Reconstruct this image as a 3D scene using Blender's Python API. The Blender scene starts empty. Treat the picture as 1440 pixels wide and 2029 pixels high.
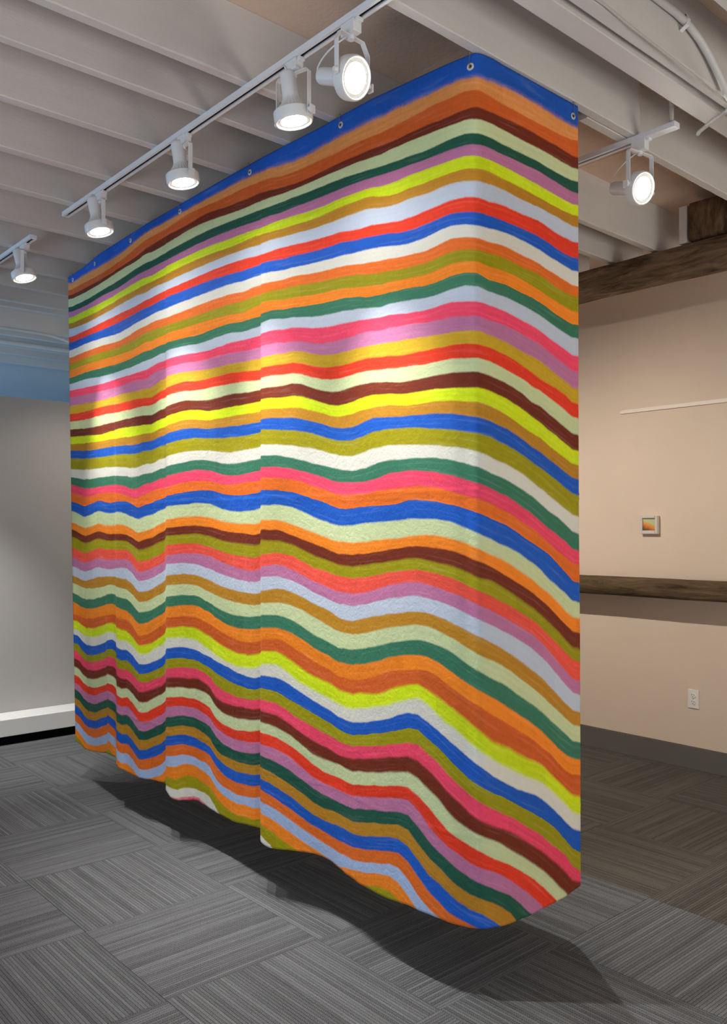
import bpy, bmesh, math, random
import numpy as np
from mathutils import Vector, Matrix

scene = bpy.context.scene
COL = scene.collection
random.seed(7)
PI = math.pi

# ------------------------------------------------------------------ camera
EYE = 1.5
cam_d = bpy.data.cameras.new('camera'); cam = bpy.data.objects.new('camera', cam_d); COL.objects.link(cam)
cam.location = (0, 0, EYE)
cam.rotation_euler = (math.radians(90), 0, -math.radians(41.424))
cam_d.sensor_fit = 'VERTICAL'; cam_d.sensor_height = 36.0
cam_d.lens = 36.0 * 1699.0 / 2029.0
cam_d.shift_y = 33.5 / 2029.0
cam_d.clip_start = 0.05
scene.camera = cam

# ------------------------------------------------------------------ world, exposure, daylight and fill
scene.view_settings.view_transform = 'Standard'
scene.view_settings.look = 'None'
scene.view_settings.gamma = 1.0
scene.view_settings.use_curve_mapping = False
scene.view_settings.exposure = 0.12
w = bpy.data.worlds.new('world'); scene.world = w; w.use_nodes = True
w.node_tree.nodes['Background'].inputs[0].default_value = (0.55, 0.62, 0.72, 1)
w.node_tree.nodes['Background'].inputs[1].default_value = 0.25

def area(name, loc, direction, sx, sy, power, col):
    l = bpy.data.lights.new(name, 'AREA'); l.shape = 'RECTANGLE'; l.size = sx; l.size_y = sy
    l.energy = power; l.color = col
    o = bpy.data.objects.new(name, l); COL.objects.link(o); o.location = loc
    o.rotation_euler = Vector(direction).to_track_quat('-Z', 'Y').to_euler()
    return o
# cool daylight from the left and beyond the low partition; added fill behind the viewer
area('daylight_fill', (0.3, -2.25, 1.15), (0, 1, 0.85), 4.2, 1.9, 60, (0.98, 0.96, 0.94))  # added fill with no window behind it, tilted up to brighten the joists
area('daylight_fill', (4.0, -2.25, 1.15), (-0.05, 1, 0.70), 1.8, 1.9, 84, (1.0, 0.93, 0.84))  # added warm fill for the right-hand ceiling, wall and cloth face
area('daylight_fill', (-2.55, 1.2, 1.15), (1, 0, 0.75), 4.6, 1.9, 128, (0.72, 0.86, 1.0))  # left daylight, brought close and tilted up to reach the joists
area('daylight_fill', (-2.55, 7.4, 1.9), (1, 0, 0.25), 1.4, 1.5, 270, (0.30, 0.60, 1.0))

# ------------------------------------------------------------------ helpers
def lin(r, g, b):
    f = lambda c: (c/255/12.92) if c/255 <= 0.04045 else ((c/255+0.055)/1.055)**2.4
    return (f(r), f(g), f(b), 1.0)

class MB:
    def __init__(s): s.v = []; s.f = []; s.mi = []
    def add(s, vs, fs, m=0):
        n = len(s.v); s.v += [tuple(v) for v in vs]; s.f += [tuple(i+n for i in f) for f in fs]; s.mi += [m]*len(fs); return s
    def box(s, x0, x1, y0, y1, z0, z1, m=0):
        return s.add([(x0,y0,z0),(x1,y0,z0),(x1,y1,z0),(x0,y1,z0),(x0,y0,z1),(x1,y0,z1),(x1,y1,z1),(x0,y1,z1)],
                     [(0,3,2,1),(4,5,6,7),(0,1,5,4),(1,2,6,5),(2,3,7,6),(3,0,4,7)], m)
    def obox(s, c, a, b, d, m=0):
        c, a, b, d = map(Vector, (c, a, b, d))
        vs = [c+a*i+b*j+d*k for k in (-1,1) for i,j in ((-1,-1),(1,-1),(1,1),(-1,1))]
        return s.add(vs, [(0,3,2,1),(4,5,6,7),(0,1,5,4),(1,2,6,5),(2,3,7,6),(3,0,4,7)], m)
    def lathe(s, prof, o, axis, n=32, m=0, rib=0, ribamp=0.0):
        ax = Vector(axis).normalized(); u = ax.orthogonal().normalized(); v = ax.cross(u); o = Vector(o)
        base = len(s.v); vs = []
        for (r, h) in prof:
            for i in range(n):
                a = 2*PI*i/n; rr = r
                if rib: rr = r*(1+ribamp*(1 if (i % rib) < rib/2 else -1))
                vs.append(o+ax*h+(u*math.cos(a)+v*math.sin(a))*rr)
        fs = []
        for j in range(len(prof)-1):
            for i in range(n):
                k = (i+1) % n
                fs.append((j*n+i, j*n+k, (j+1)*n+k, (j+1)*n+i))
        s.add(vs, fs, m); return s
    def tube(s, pts, r, n=10, m=0, cap=True):
        P = [Vector(p) for p in pts]; vs = []; prev = None
        for i, p in enumerate(P):
            t = (P[min(i+1, len(P)-1)]-P[max(i-1, 0)]).normalized()
            u = t.orthogonal().normalized() if prev is None else (prev-t*prev.dot(t)).normalized()
            prev = u; v = t.cross(u)
            rr = r[i] if isinstance(r, (list, tuple)) else r
            for k in range(n): a = 2*PI*k/n; vs.append(p+(u*math.cos(a)+v*math.sin(a))*rr)
        fs = [(j*n+i, j*n+(i+1) % n, (j+1)*n+(i+1) % n, (j+1)*n+i) for j in range(len(P)-1) for i in range(n)]
        if cap: fs += [tuple(range(n))[::-1], tuple((len(P)-1)*n+i for i in range(n))]
        return s.add(vs, fs, m)
    def strip(s, pts, side, wdt, th, m=0):
        # flat bar bent along pts, its width along `side`
        P = [Vector(p) for p in pts]; sd = Vector(side).normalized(); vs = []
        for i, p in enumerate(P):
            t = (P[min(i+1, len(P)-1)]-P[max(i-1, 0)]).normalized(); nn = t.cross(sd).normalized()
            for a, b in ((-1,-1),(1,-1),(1,1),(-1,1)): vs.append(p+sd*(a*wdt/2)+nn*(b*th/2))
        fs = [(j*4+i, j*4+(i+1) % 4, (j+1)*4+(i+1) % 4, (j+1)*4+i) for j in range(len(P)-1) for i in range(4)]
        k = (len(P)-1)*4
        fs += [(3,2,1,0), (k, k+1, k+2, k+3)]
        return s.add(vs, fs, m)
    def mesh(s, name, mats, smooth=False):
        me = bpy.data.meshes.new(name); me.from_pydata(s.v, [], s.f); me.update()
        for m in (mats if isinstance(mats, (list, tuple)) else [mats]): me.materials.append(m)
        me.polygons.foreach_set('material_index', s.mi)
        bm = bmesh.new(); bm.from_mesh(me); bmesh.ops.recalc_face_normals(bm, faces=bm.faces); bm.to_mesh(me); bm.free()
        if smooth:
            me.polygons.foreach_set('use_smooth', [True]*len(me.polygons))
            me.set_sharp_from_angle(angle=math.radians(38))
        return me
    def build(s, name, mats, parent=None, smooth=False, bevel=0.0):
        o = bpy.data.objects.new(name, s.mesh(name, mats, smooth)); COL.objects.link(o)
        if parent is not None:
            o.parent = parent
            o.matrix_parent_inverse = Matrix.Translation(-Vector(parent.matrix_basis.translation)) if parent.type == 'EMPTY' else Matrix()
        if bevel > 0:
            b = o.modifiers.new('bevel', 'BEVEL'); b.width = bevel; b.segments = 2; b.limit_method = 'ANGLE'; b.angle_limit = math.radians(40)
        return o

def tag(o, label=None, cat=None, group=None, kind=None):
    if label: o['label'] = label
    if cat: o['category'] = cat
    if group: o['group'] = group
    if kind: o['kind'] = kind
    return o
def thing(name, label, cat, loc, group=None):
    o = bpy.data.objects.new(name, None); COL.objects.link(o); o.location = loc; o.empty_display_size = 0.1
    return tag(o, label, cat, group)
def copy_tree(o, parent=None):
    c = o.copy(); COL.objects.link(c)
    if parent is not None: c.parent = parent
    for ch in list(o.children): copy_tree(ch, c)
    return c

# ------------------------------------------------------------------ materials
def nodes_of(name):
    m = bpy.data.materials.new(name); m.use_nodes = True; nt = m.node_tree
    return m, nt, nt.nodes['Principled BSDF']
def N(nt, t, **kw):
    n = nt.nodes.new(t)
    for k, v in kw.items():
        if k in n.bl_rna.properties: setattr(n, k, v)
        else: n.inputs[k].default_value = v
    return n
def L(nt, a, b): nt.links.new(a, b)
def math_n(nt, op, a=None, b=None, c=None):
    n = nt.nodes.new('ShaderNodeMath'); n.operation = op
    for i, x in enumerate((a, b, c)):
        if x is None: continue
        if hasattr(x, 'links'): L(nt, x, n.inputs[i])
        else: n.inputs[i].default_value = x
    return n.outputs[0]
def paint(name, col, var=0.05, rough=0.6, scale=6.0, bump=0.0, bscale=60.0, stretch=(1,1,1), spec=0.35, metal=0.0):
    m, nt, b = nodes_of(name)
    tc = N(nt, 'ShaderNodeTexCoord'); mp = N(nt, 'ShaderNodeMapping'); mp.inputs['Scale'].default_value = stretch
    L(nt, tc.outputs['Object'], mp.inputs[0])
    n = N(nt, 'ShaderNodeTexNoise'); n.inputs['Scale'].default_value = scale; n.inputs['Detail'].default_value = 5
    L(nt, mp.outputs[0], n.inputs['Vector'])
    mr = N(nt, 'ShaderNodeMapRange'); mr.inputs[1].default_value = 0.3; mr.inputs[2].default_value = 0.7
    mr.inputs[3].default_value = 1-var; mr.inputs[4].default_value = 1+var
    L(nt, n.outputs[0], mr.inputs[0])
    vm = N(nt, 'ShaderNodeVectorMath'); vm.operation = 'SCALE'; vm.inputs[0].default_value = col[:3]
    L(nt, mr.outputs[0], vm.inputs['Scale']); L(nt, vm.outputs[0], b.inputs['Base Color'])
    b.inputs['Roughness'].default_value = rough; b.inputs['Specular IOR Level'].default_value = spec; b.inputs['Metallic'].default_value = metal
    if bump > 0:
        n2 = N(nt, 'ShaderNodeTexNoise'); n2.inputs['Scale'].default_value = bscale; n2.inputs['Detail'].default_value = 3
        L(nt, mp.outputs[0], n2.inputs['Vector'])
        bp = N(nt, 'ShaderNodeBump'); bp.inputs['Strength'].default_value = bump; bp.inputs['Distance'].default_value = 0.01
        L(nt, n2.outputs[0], bp.inputs['Height']); L(nt, bp.outputs[0], b.inputs['Normal'])
    return m
M = {}
M['wall'] = paint('wall paint warm', (0.74, 0.60, 0.465), 0.02, 0.7, 2.0, 0.06, 180)
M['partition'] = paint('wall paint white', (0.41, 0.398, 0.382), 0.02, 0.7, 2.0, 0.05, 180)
M['bluewall'] = paint('wall paint cool', (0.50, 0.58, 0.62), 0.02, 0.7, 2.0)
M['joist'] = paint('joist paint', (0.63, 0.60, 0.575), 0.04, 0.62, 5.0, 0.10, 90, (0.4, 3, 3))
M['deck'] = paint('ceiling board paint', (0.74, 0.56, 0.44), 0.05, 0.7, 8.0, 0.18, 70)
M['white'] = paint('white enamel', (0.78, 0.78, 0.78), 0.01, 0.35, 4.0, spec=0.5)
M['track'] = paint('track enamel', (0.80, 0.80, 0.83), 0.01, 0.35, 4.0, spec=0.5)
M['offwhite'] = paint('off white plastic', (0.74, 0.68, 0.62), 0.02, 0.4, 8.0, spec=0.5)
M['ledge'] = paint('ledge paint', (0.74, 0.74, 0.73), 0.02, 0.5, 4.0)
M['black'] = paint('black recess', (0.004, 0.004, 0.004), 0.1, 0.9, 4.0, spec=0.0)
M['dark'] = paint('dark slot', (0.03, 0.022, 0.025), 0.1, 0.7, 4.0)
M['base'] = paint('vinyl baseboard', (0.135, 0.130, 0.115), 0.04, 0.5, 3.0)
M['steel'] = paint('steel', (0.45, 0.44, 0.42), 0.08, 0.3, 30.0, metal=1.0)
M['brass'] = paint('silvered brass', (0.88, 0.85, 0.78), 0.05, 0.3, 30.0, metal=.55)
M['pipe'] = paint('painted pipe', (0.64, 0.63, 0.60), 0.03, 0.45, 10.0)

def wood(name, c0, c1, stretch):
    m, nt, b = nodes_of(name)
    tc = N(nt, 'ShaderNodeTexCoord'); mp = N(nt, 'ShaderNodeMapping'); mp.inputs['Scale'].default_value = stretch
    L(nt, tc.outputs['Object'], mp.inputs[0])
    n = N(nt, 'ShaderNodeTexNoise'); n.inputs['Scale'].default_value = 7; n.inputs['Detail'].default_value = 9; n.inputs['Roughness'].default_value = 0.68
    n.inputs['Distortion'].default_value = 0.6
    L(nt, mp.outputs[0], n.inputs['Vector'])
    r = N(nt, 'ShaderNodeValToRGB'); r.color_ramp.elements[0].position = 0.30; r.color_ramp.elements[0].color = c0
    r.color_ramp.elements[1].position = 0.72; r.color_ramp.elements[1].color = c1
    L(nt, n.outputs[0], r.inputs[0]); L(nt, r.outputs[0], b.inputs['Base Color'])
    bp = N(nt, 'ShaderNodeBump'); bp.inputs['Strength'].default_value = 0.7; bp.inputs['Distance'].default_value = 0.02
    L(nt, n.outputs[0], bp.inputs['Height']); L(nt, bp.outputs[0], b.inputs['Normal'])
    b.inputs['Roughness'].default_value = 0.85; b.inputs['Specular IOR Level'].default_value = 0.15
    return m
M['beam'] = wood('hewn beam wood', (0.030, 0.015, 0.008, 1), (0.36, 0.25, 0.155, 1), (3, 0.55, 3.6))
M['rail'] = wood('weathered rail wood', (0.040, 0.024, 0.013, 1), (0.20, 0.135, 0.075, 1), (3, .5, 3.4))
M['flex'] = paint('flexible conduit metal', (0.62, 0.60, 0.56), 0.05, 0.35, 30.0, metal=0.5)
M['strip'] = paint('wall strip paint', (0.86, 0.76, 0.66), 0.01, 0.5, 30.0)
M['plate'] = paint('outlet plastic', (0.84, 0.80, 0.74), 0.01, 0.4, 30.0)
M['block'] = wood('hewn block wood', (0.022, 0.011, 0.006, 1), (0.26, 0.16, 0.09, 1), (2.2, 3, 1.0))

def carpet(name, ca, cb):
    m, nt, b = nodes_of(name)
    tc = N(nt, 'ShaderNodeTexCoord'); oi = N(nt, 'ShaderNodeObjectInfo')
    off = N(nt, 'ShaderNodeVectorMath'); off.operation = 'MULTIPLY_ADD'
    L(nt, oi.outputs['Random'], off.inputs[0]); off.inputs[1].default_value = (37, 53, 0); L(nt, tc.outputs['Object'], off.inputs[2])
    # loop-pile lines run along the tile's own X axis
    def noise(sc, vec, det=3, rough=0.6):
        mp = N(nt, 'ShaderNodeMapping'); mp.inputs['Scale'].default_value = sc; L(nt, off.outputs[0], mp.inputs[0])
        n = N(nt, 'ShaderNodeTexNoise'); n.inputs['Scale'].default_value = 1.0; n.inputs['Detail'].default_value = det; n.inputs['Roughness'].default_value = rough
        L(nt, mp.outputs[0], n.inputs['Vector']); return n.outputs[0]
    lines = noise((5.0, 120, 1), None, 3, 0.65)      # fine lines
    band = noise((1.5, 22, 1), None, 2, 0.5)
    heather = noise((170, 260, 1), None, 2, 0.7)
    sep = N(nt, 'ShaderNodeSeparateXYZ'); L(nt, off.outputs[0], sep.inputs[0])
    wav = math_n(nt, 'MULTIPLY_ADD', noise((9, 9, 1), None, 1, 0.5), 0.10, 0.0)
    row = math_n(nt, 'MULTIPLY_ADD', sep.outputs[1], 82.0, wav)         # ribs about 12 mm wide
    wnr = N(nt, 'ShaderNodeTexWhiteNoise'); wnr.noise_dimensions = '1D'; L(nt, math_n(nt, 'FLOOR', row), wnr.inputs['W'])
    groove = N(nt, 'ShaderNodeMapRange'); L(nt, math_n(nt, 'PINGPONG', row, 0.5), groove.inputs[0])
    groove.inputs[1].default_value = 0.04; groove.inputs[2].default_value = 0.20; groove.inputs[3].default_value = 1; groove.inputs[4].default_value = 0
    half = math_n(nt, 'PINGPONG', math_n(nt, 'MULTIPLY', row, 2.0), 0.5)   # two lanes of slanted stitches in a rib
    zig = math_n(nt, 'ADD', math_n(nt, 'MULTIPLY', sep.outputs[0], 125.0), math_n(nt, 'MULTIPLY', math_n(nt, 'PINGPONG', row, 1.0), 1.5))
    loop = math_n(nt, 'PINGPONG', zig, 0.5)
    st = math_n(nt, 'MULTIPLY', math_n(nt, 'ADD', half, .25), loop)
    a = math_n(nt, 'ADD', math_n(nt, 'MULTIPLY', lines, 0.55), math_n(nt, 'MULTIPLY', band, 0.22))
    a = math_n(nt, 'ADD', a, math_n(nt, 'MULTIPLY', heather, 0.85))
    a = math_n(nt, 'ADD', a, math_n(nt, 'MULTIPLY', wnr.outputs['Value'], 0.26))
    a = math_n(nt, 'ADD', a, math_n(nt, 'MULTIPLY', st, 1.3))
    a = math_n(nt, 'SUBTRACT', a, math_n(nt, 'MULTIPLY', groove.outputs[0], math_n(nt, 'MULTIPLY', lines, 0.5)))
    mr = N(nt, 'ShaderNodeMapRange'); mr.inputs[1].default_value = 0.72; mr.inputs[2].default_value = 1.50
    L(nt, a, mr.inputs[0])
    mx = N(nt, 'ShaderNodeMix'); mx.data_type = 'RGBA'; mx.inputs['A'].default_value = ca; mx.inputs['B'].default_value = cb
    L(nt, mr.outputs[0], mx.inputs['Factor']); L(nt, mx.outputs['Result'], b.inputs['Base Color'])
    h = math_n(nt, 'SUBTRACT', math_n(nt, 'MULTIPLY', st, 2.5), groove.outputs[0])
    bp = N(nt, 'ShaderNodeBump'); bp.inputs['Strength'].default_value = 0.55; bp.inputs['Distance'].default_value = 0.003
    L(nt, h, bp.inputs['Height']); L(nt, bp.outputs[0], b.inputs['Normal'])
    b.inputs['Roughness'].default_value = 0.95; b.inputs['Specular IOR Level'].default_value = 0.1
    b.inputs['Sheen Weight'].default_value = 0.08
    return m
M['carpet'] = carpet('grey loop carpet', (0.040, 0.041, 0.043, 1), (0.236, 0.246, 0.256, 1))
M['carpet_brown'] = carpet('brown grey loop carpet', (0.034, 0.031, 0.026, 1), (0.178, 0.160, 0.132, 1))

def emit(name, col, s):
    m, nt, b = nodes_of(name)
    b.inputs['Base Color'].default_value = (0.8, 0.8, 0.8, 1)
    b.inputs['Emission Color'].default_value = col; b.inputs['Emission Strength'].default_value = s
    # the beam leaves the glass unevenly: a bright middle and a dimmer faceted rim
    tc = N(nt, 'ShaderNodeTexCoord'); g = N(nt, 'ShaderNodeTexVoronoi'); g.inputs['Scale'].default_value = 160
    L(nt, tc.outputs['Object'], g.inputs['Vector'])
    st = math_n(nt, 'MULTIPLY_ADD', g.outputs['Distance'], s*0.2, s*0.9)
    L(nt, st, b.inputs['Emission Strength'])
    return m
M['lens'] = emit('lit lens', (1.0, 0.985, 0.93, 1), 22)
def glass_rim():
    m, nt, b = nodes_of('lamp face glass')
    tc = N(nt, 'ShaderNodeTexCoord'); v = N(nt, 'ShaderNodeTexVoronoi'); v.inputs['Scale'].default_value = 220
    L(nt, tc.outputs['Object'], v.inputs['Vector'])
    r = N(nt, 'ShaderNodeValToRGB'); r.color_ramp.elements[0].color = (0.62, 0.62, 0.58, 1); r.color_ramp.elements[1].color = (0.85, 0.85, 0.8, 1)
    L(nt, v.outputs['Distance'], r.inputs[0]); L(nt, r.outputs[0], b.inputs['Base Color'])
    b.inputs['Roughness'].default_value = 0.25
    b.inputs['Emission Color'].default_value = (1, 0.97, 0.88, 1); b.inputs['Emission Strength'].default_value = 0.16
    return m
M['rim'] = glass_rim()

# ------------------------------------------------------------------ the room
JZ = 3.04          # underside of the joists
CZ = 3.29          # underside of the ceiling boards
X0, X1, Y0, Y1 = -2.7, 5.09, -2.4, 8.4

# floor: backing slab, then carpet tiles with quarter-turned pile
floor = MB().box(X0-.2, X1+.2, Y0-.2, Y1+.2, -0.12, -0.007).build('floor', M['carpet']); tag(floor, kind='structure')
TS = 0.6145; GX, GY = 1.3355, 2.462
def tile_mesh(name, m, rot):
    h = TS/2-0.0003; b = MB(); t = 0.006
    vs = [(-h,-h,-t),(h,-h,-t),(h,h,-t),(-h,h,-t),(-h,-h,-.0008),(h,-h,-.0008),(h,h,-.0008),(-h,h,-.0008),
          (-h+.0009,-h+.0009,0),(h-.0009,-h+.0009,0),(h-.0009,h-.0009,0),(-h+.0009,h-.0009,0)]
    b.add(vs, [(0,3,2,1),(0,1,5,4),(1,2,6,5),(2,3,7,6),(3,0,4,7),(4,5,9,8),(5,6,10,9),(6,7,11,10),(7,4,8,11),(8,9,10,11)])
    return b.mesh(name, m)
tm = tile_mesh('carpet_tile', M['carpet'], 0); tb = tile_mesh('carpet_tile_brown', M['carpet_brown'], 0)
ix0 = -6; nx = 13
for i in range(ix0, ix0+nx):
    for j in range(-7, 7):
        x = GX+TS*(i+.5); y = GY+TS*(j+.5)
        trim = 1.0
        if x+TS/2 > X1-.013:
            trim = (X1-.013-(x-TS/2))/TS
            if trim < .05: continue
            x = x-TS/2+trim*TS/2
        if y > 6.3: continue
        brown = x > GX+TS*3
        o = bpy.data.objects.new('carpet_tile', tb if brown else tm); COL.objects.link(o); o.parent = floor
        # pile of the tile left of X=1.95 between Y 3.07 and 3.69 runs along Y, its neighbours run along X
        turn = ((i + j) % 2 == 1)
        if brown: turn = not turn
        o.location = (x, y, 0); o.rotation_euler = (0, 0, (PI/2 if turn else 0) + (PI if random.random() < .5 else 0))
        if trim < 1: o.scale = (1, trim, 1) if turn else (trim, 1, 1)
# (tiles are trimmed by the walls they run under)

def slab(name, b, m, **k):
    o = b.build(name, m, **k); return tag(o, kind='structure')
slab('wall_right', MB().box(X1, X1+.15, Y0, Y1+.15, -0.005, CZ+.1), M['wall'])
slab('wall_back', MB().box(X0, X1, Y1, Y1+.15, -0.005, CZ+.1), M['bluewall'])
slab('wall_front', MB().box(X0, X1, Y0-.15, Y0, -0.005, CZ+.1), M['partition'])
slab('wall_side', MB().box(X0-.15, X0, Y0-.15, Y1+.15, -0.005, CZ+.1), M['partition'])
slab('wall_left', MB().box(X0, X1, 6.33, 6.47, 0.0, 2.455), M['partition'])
slab('trim_1', MB().box(X0, X1, 6.08, 6.328, 0.062, 0.180), M['ledge'], bevel=.004)
slab('trim_2', MB().box(X0, X1, 6.105, 6.328, 0.001, 0.060), M['black'])
slab('baseboard_right', MB().box(X1-.008, X1-.0005, Y0, 6.07, 0.001, 0.140).box(X1-.012, X1-.008, Y0, 6.07, .001, .134), M['base'])

# ceiling of painted boards between and above the joists
ceiling = MB().box(X0, X1, Y0, Y1, CZ+.022, CZ+.10).build('ceiling', M['deck']); tag(ceiling, kind='structure')
sx = 2.393
while sx > X0: sx -= 1.22
x = sx
while x < X1:
    a, b_ = max(x, X0)+.0015, min(x+1.22, X1)-.0015
    for (ya, yb) in ((-2.4, -1.58), (-1.58, .83), (.83, 2.499), (2.499, 4.94), (4.94, 7.4), (7.4, 8.4)):
        MB().box(a, b_, ya+.0015, yb-.0015, CZ, CZ+.021).build('ceiling_board', M['deck'], ceiling)
    x += 1.22

def joist(xa, xb, ya, yb, z0=JZ, z1=CZ-.001, rough=0.0025, seed=0):
    # sawn timber: long box with a slightly uneven lower edge
    rnd = random.Random(seed+int(ya*100)); n = 46; b = MB(); vs = []; fs = []
    for i in range(n+1):
        xx = xa+(xb-xa)*i/n; e = rnd.uniform(-1, 1)*rough; e2 = rnd.uniform(-1, 1)*rough; e3 = rnd.uniform(0, 1)*rough
        vs += [(xx, ya, z1), (xx, ya+e2*.4, z0+.002+abs(e)), (xx, ya+.002+e3, z0), (xx, yb-.002-e3, z0), (xx, yb+e*.4, z0+.002+abs(e2)), (xx, yb, z1)]
    for i in range(n):
        for k in range(6):
            fs.append((i*6+k, i*6+(k+1) % 6, i*6+6+(k+1) % 6, i*6+6+k))
    fs += [tuple(range(6))[::-1], tuple(n*6+k for k in range(6))]
    return b.add(vs, fs).build('joist', M['joist'], ceiling)
XR = 4.68
for (ya, yb, r) in ((2.482, 2.524, .006), (2.757, 2.797, .003), (3.135, 3.180, .003), (3.550, 3.602, .003), (3.945, 4.000, .002), (4.362, 4.405, .002),
                 (4.762, 4.805, .002), (5.156, 5.200, .002), (5.532, 5.572, .002), (5.91, 5.955, .002), (6.07, 6.115, .002),
                 (6.72, 6.765, .002), (6.97, 7.01, .002), (7.40, 7.44, .002), (7.72, 7.76, .002), (8.14, 8.18, .002)):
    joist(X0, XR if ya < 6 else X1, ya, yb, rough=r)
joist(X0, 3.045, 1.810, 1.848, seed=3)          # the curtain hangs under this one
joist(2.75, XR, 1.852, 1.892, seed=4)           # its continuation, lapped beside it
joist(X0, XR, 1.507, 1.588, rough=.0015, seed=5)            # doubled timber
joist(X0, XR, 1.430, 1.480, rough=.0015, seed=6)
joist(X0, XR, 1.482, 1.505, z0=JZ+.055, rough=.001, seed=6)
for ya in (1.12, .70, .30, -.12, -.52, -.92, -1.33, -1.74, -2.15): joist(X0, XR, ya, ya+(.08 if ya > 1 else .042), rough=.001)

# ------------------------------------------------------------------ old timber
def rough_box(x0, x1, y0, y1, z0, z1, step, amp, seed, top=None):
    # hewn timber: a gridded box whose faces wander
    rnd = random.Random(seed); bm = bmesh.new()
    nx_, ny_, nz_ = [max(2, int(round(l/step))) for l in (x1-x0, y1-y0, z1-z0)]
    bmesh.ops.create_cube(bm, size=1)
    bm.free()
    import mathutils.noise as mn
    def P(u, v, w_):
        p = Vector((x0+(x1-x0)*u, y0+(y1-y0)*v, z0+(z1-z0)*w_))
        q = Vector((p.x*3+seed, p.y*3, p.z*3)); q2 = q*4
        d = mn.noise_vector(q)*amp+mn.noise_vector(q2)*amp*.35
        # chamfered, worn arrises
        e = sum(1 for c in (u, w_) if c < .001 or c > .999)
        if e == 2: d += Vector(((.5-u)*.016, 0, (.5-w_)*.016))
        return p+d
    b = MB()
    def face(fn, n1, n2):
        base = len(b.v)
        b.v += [tuple(fn(i/n1, j/n2)) for j in range(n2+1) for i in range(n1+1)]
        for j in range(n2):
            for i in range(n1):
                k = base+j*(n1+1)+i; b.f.append((k, k+1, k+n1+2, k+n1+1)); b.mi.append(0)
    face(lambda a, c: P(0, a, c), ny_, nz_); face(lambda a, c: P(1, a, c), ny_, nz_)
    face(lambda a, c: P(a, c, 0), nx_, ny_); face(lambda a, c: P(a, c, 1), nx_, ny_)
    face(lambda a, c: P(a, 0, c), nx_, nz_); face(lambda a, c: P(a, 1, c), nx_, nz_)
    return b
def weld(o):
    bm = bmesh.new(); bm.from_mesh(o.data); bmesh.ops.remove_doubles(bm, verts=bm.verts, dist=1e-5)
    bmesh.ops.recalc_face_normals(bm, faces=bm.faces); bm.to_mesh(o.data); bm.free(); return o
girder = weld(rough_box(4.33, 4.455, -1.2, 6.325, 2.862, 3.034, .035, .005, 1).build('timber_beam', M['beam'], smooth=True))
tag(girder, 'dark rough-hewn wooden beam running under the joist ends near the ceiling', 'beam')
blk = weld(rough_box(4.33, 4.62, 2.105, 2.285, 3.038, 3.245, .03, .005, 5).build('timber_block', M['block'], smooth=True))
tag(blk, 'short dark block of old timber standing on top of the high wooden beam', 'wood block')
rail = weld(rough_box(4.905, 5.088, -1.9, 6.0, 1.066, 1.184, .04, .003, 9).build('timber_rail', M['rail'], smooth=True))
tag(rail, 'brown weathered timber rail fixed along the peach wall below the little picture', 'beam')
shim = MB().box(4.34, 4.40, 2.30, 2.345, 3.036, 3.235).build('blocking', M['joist'], bevel=.002)
tag(shim, 'small white painted upright piece wedged left of the timber block', 'wood blocking')

# ------------------------------------------------------------------ wall things
p = thing('framed_painting', 'tiny framed orange and green landscape painting hanging on the peach wall', 'painting', (5.09, 2.946, 1.526))
fy0, fy1, fz0, fz1 = 2.884, 3.008, 1.467, 1.586
m_fr = paint('picture frame', (0.66, 0.60, 0.54), 0.03, 0.45, 20)
fb = MB(); wfr = .017
fb.box(5.058, 5.089, fy0, fy0+wfr, fz0, fz1).box(5.058, 5.089, fy1-wfr, fy1, fz0, fz1)
fb.box(5.058, 5.089, fy0+wfr, fy1-wfr, fz1-wfr, fz1).box(5.058, 5.089, fy0+wfr, fy1-wfr, fz0, fz0+wfr+.006)
fb.build('frame', m_fr, p, bevel=.003)
def landscape():
    m, nt, b = nodes_of('landscape paint')
    tc = N(nt, 'ShaderNodeTexCoord'); n = N(nt, 'ShaderNodeTexNoise'); n.inputs['Scale'].default_value = 45
    L(nt, tc.outputs['Object'], n.inputs['Vector'])
    s = N(nt, 'ShaderNodeSeparateXYZ'); L(nt, tc.outputs['Object'], s.inputs[0])
    # height in the picture, hill slopes down to the right (towards smaller Y)
    z = math_n(nt, 'MULTIPLY_ADD', s.outputs[2], 1/.085, -(fz0+.02)/.085)
    y = math_n(nt, 'MULTIPLY_ADD', s.outputs[1], 1/.09, -(fy0+.017)/.09)
    h = math_n(nt, 'ADD', z, math_n(nt, 'MULTIPLY', y, -0.42))
    h = math_n(nt, 'ADD', h, math_n(nt, 'MULTIPLY_ADD', n.outputs[0], .22, -.11))
    r = N(nt, 'ShaderNodeValToRGB'); cr = r.color_ramp
    cr.elements[0].position = 0.0; cr.elements[0].color = lin(92, 58, 22)
    cr.elements[1].position = 0.95; cr.elements[1].color = lin(190, 205, 160)
    for pos, c in ((.10, lin(112, 84, 30)), (.2, lin(196, 104, 34)), (.36, lin(232, 142, 72)), (.46, lin(214, 170, 96)), (.56, lin(196, 200, 140))):
        e = cr.elements.new(pos); e.color = c
    mrp = math_n(nt, 'MULTIPLY_ADD', h, .8, .22); L(nt, mrp, r.inputs[0])
    L(nt, r.outputs[0], b.inputs['Base Color']); b.inputs['Roughness'].default_value = .5
    return m
MB().box(5.070, 5.086, fy0+wfr+.0005, fy1-wfr-.0005, fz0+wfr+.0065, fz1-wfr-.0005).build('painting', landscape(), p)

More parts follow.
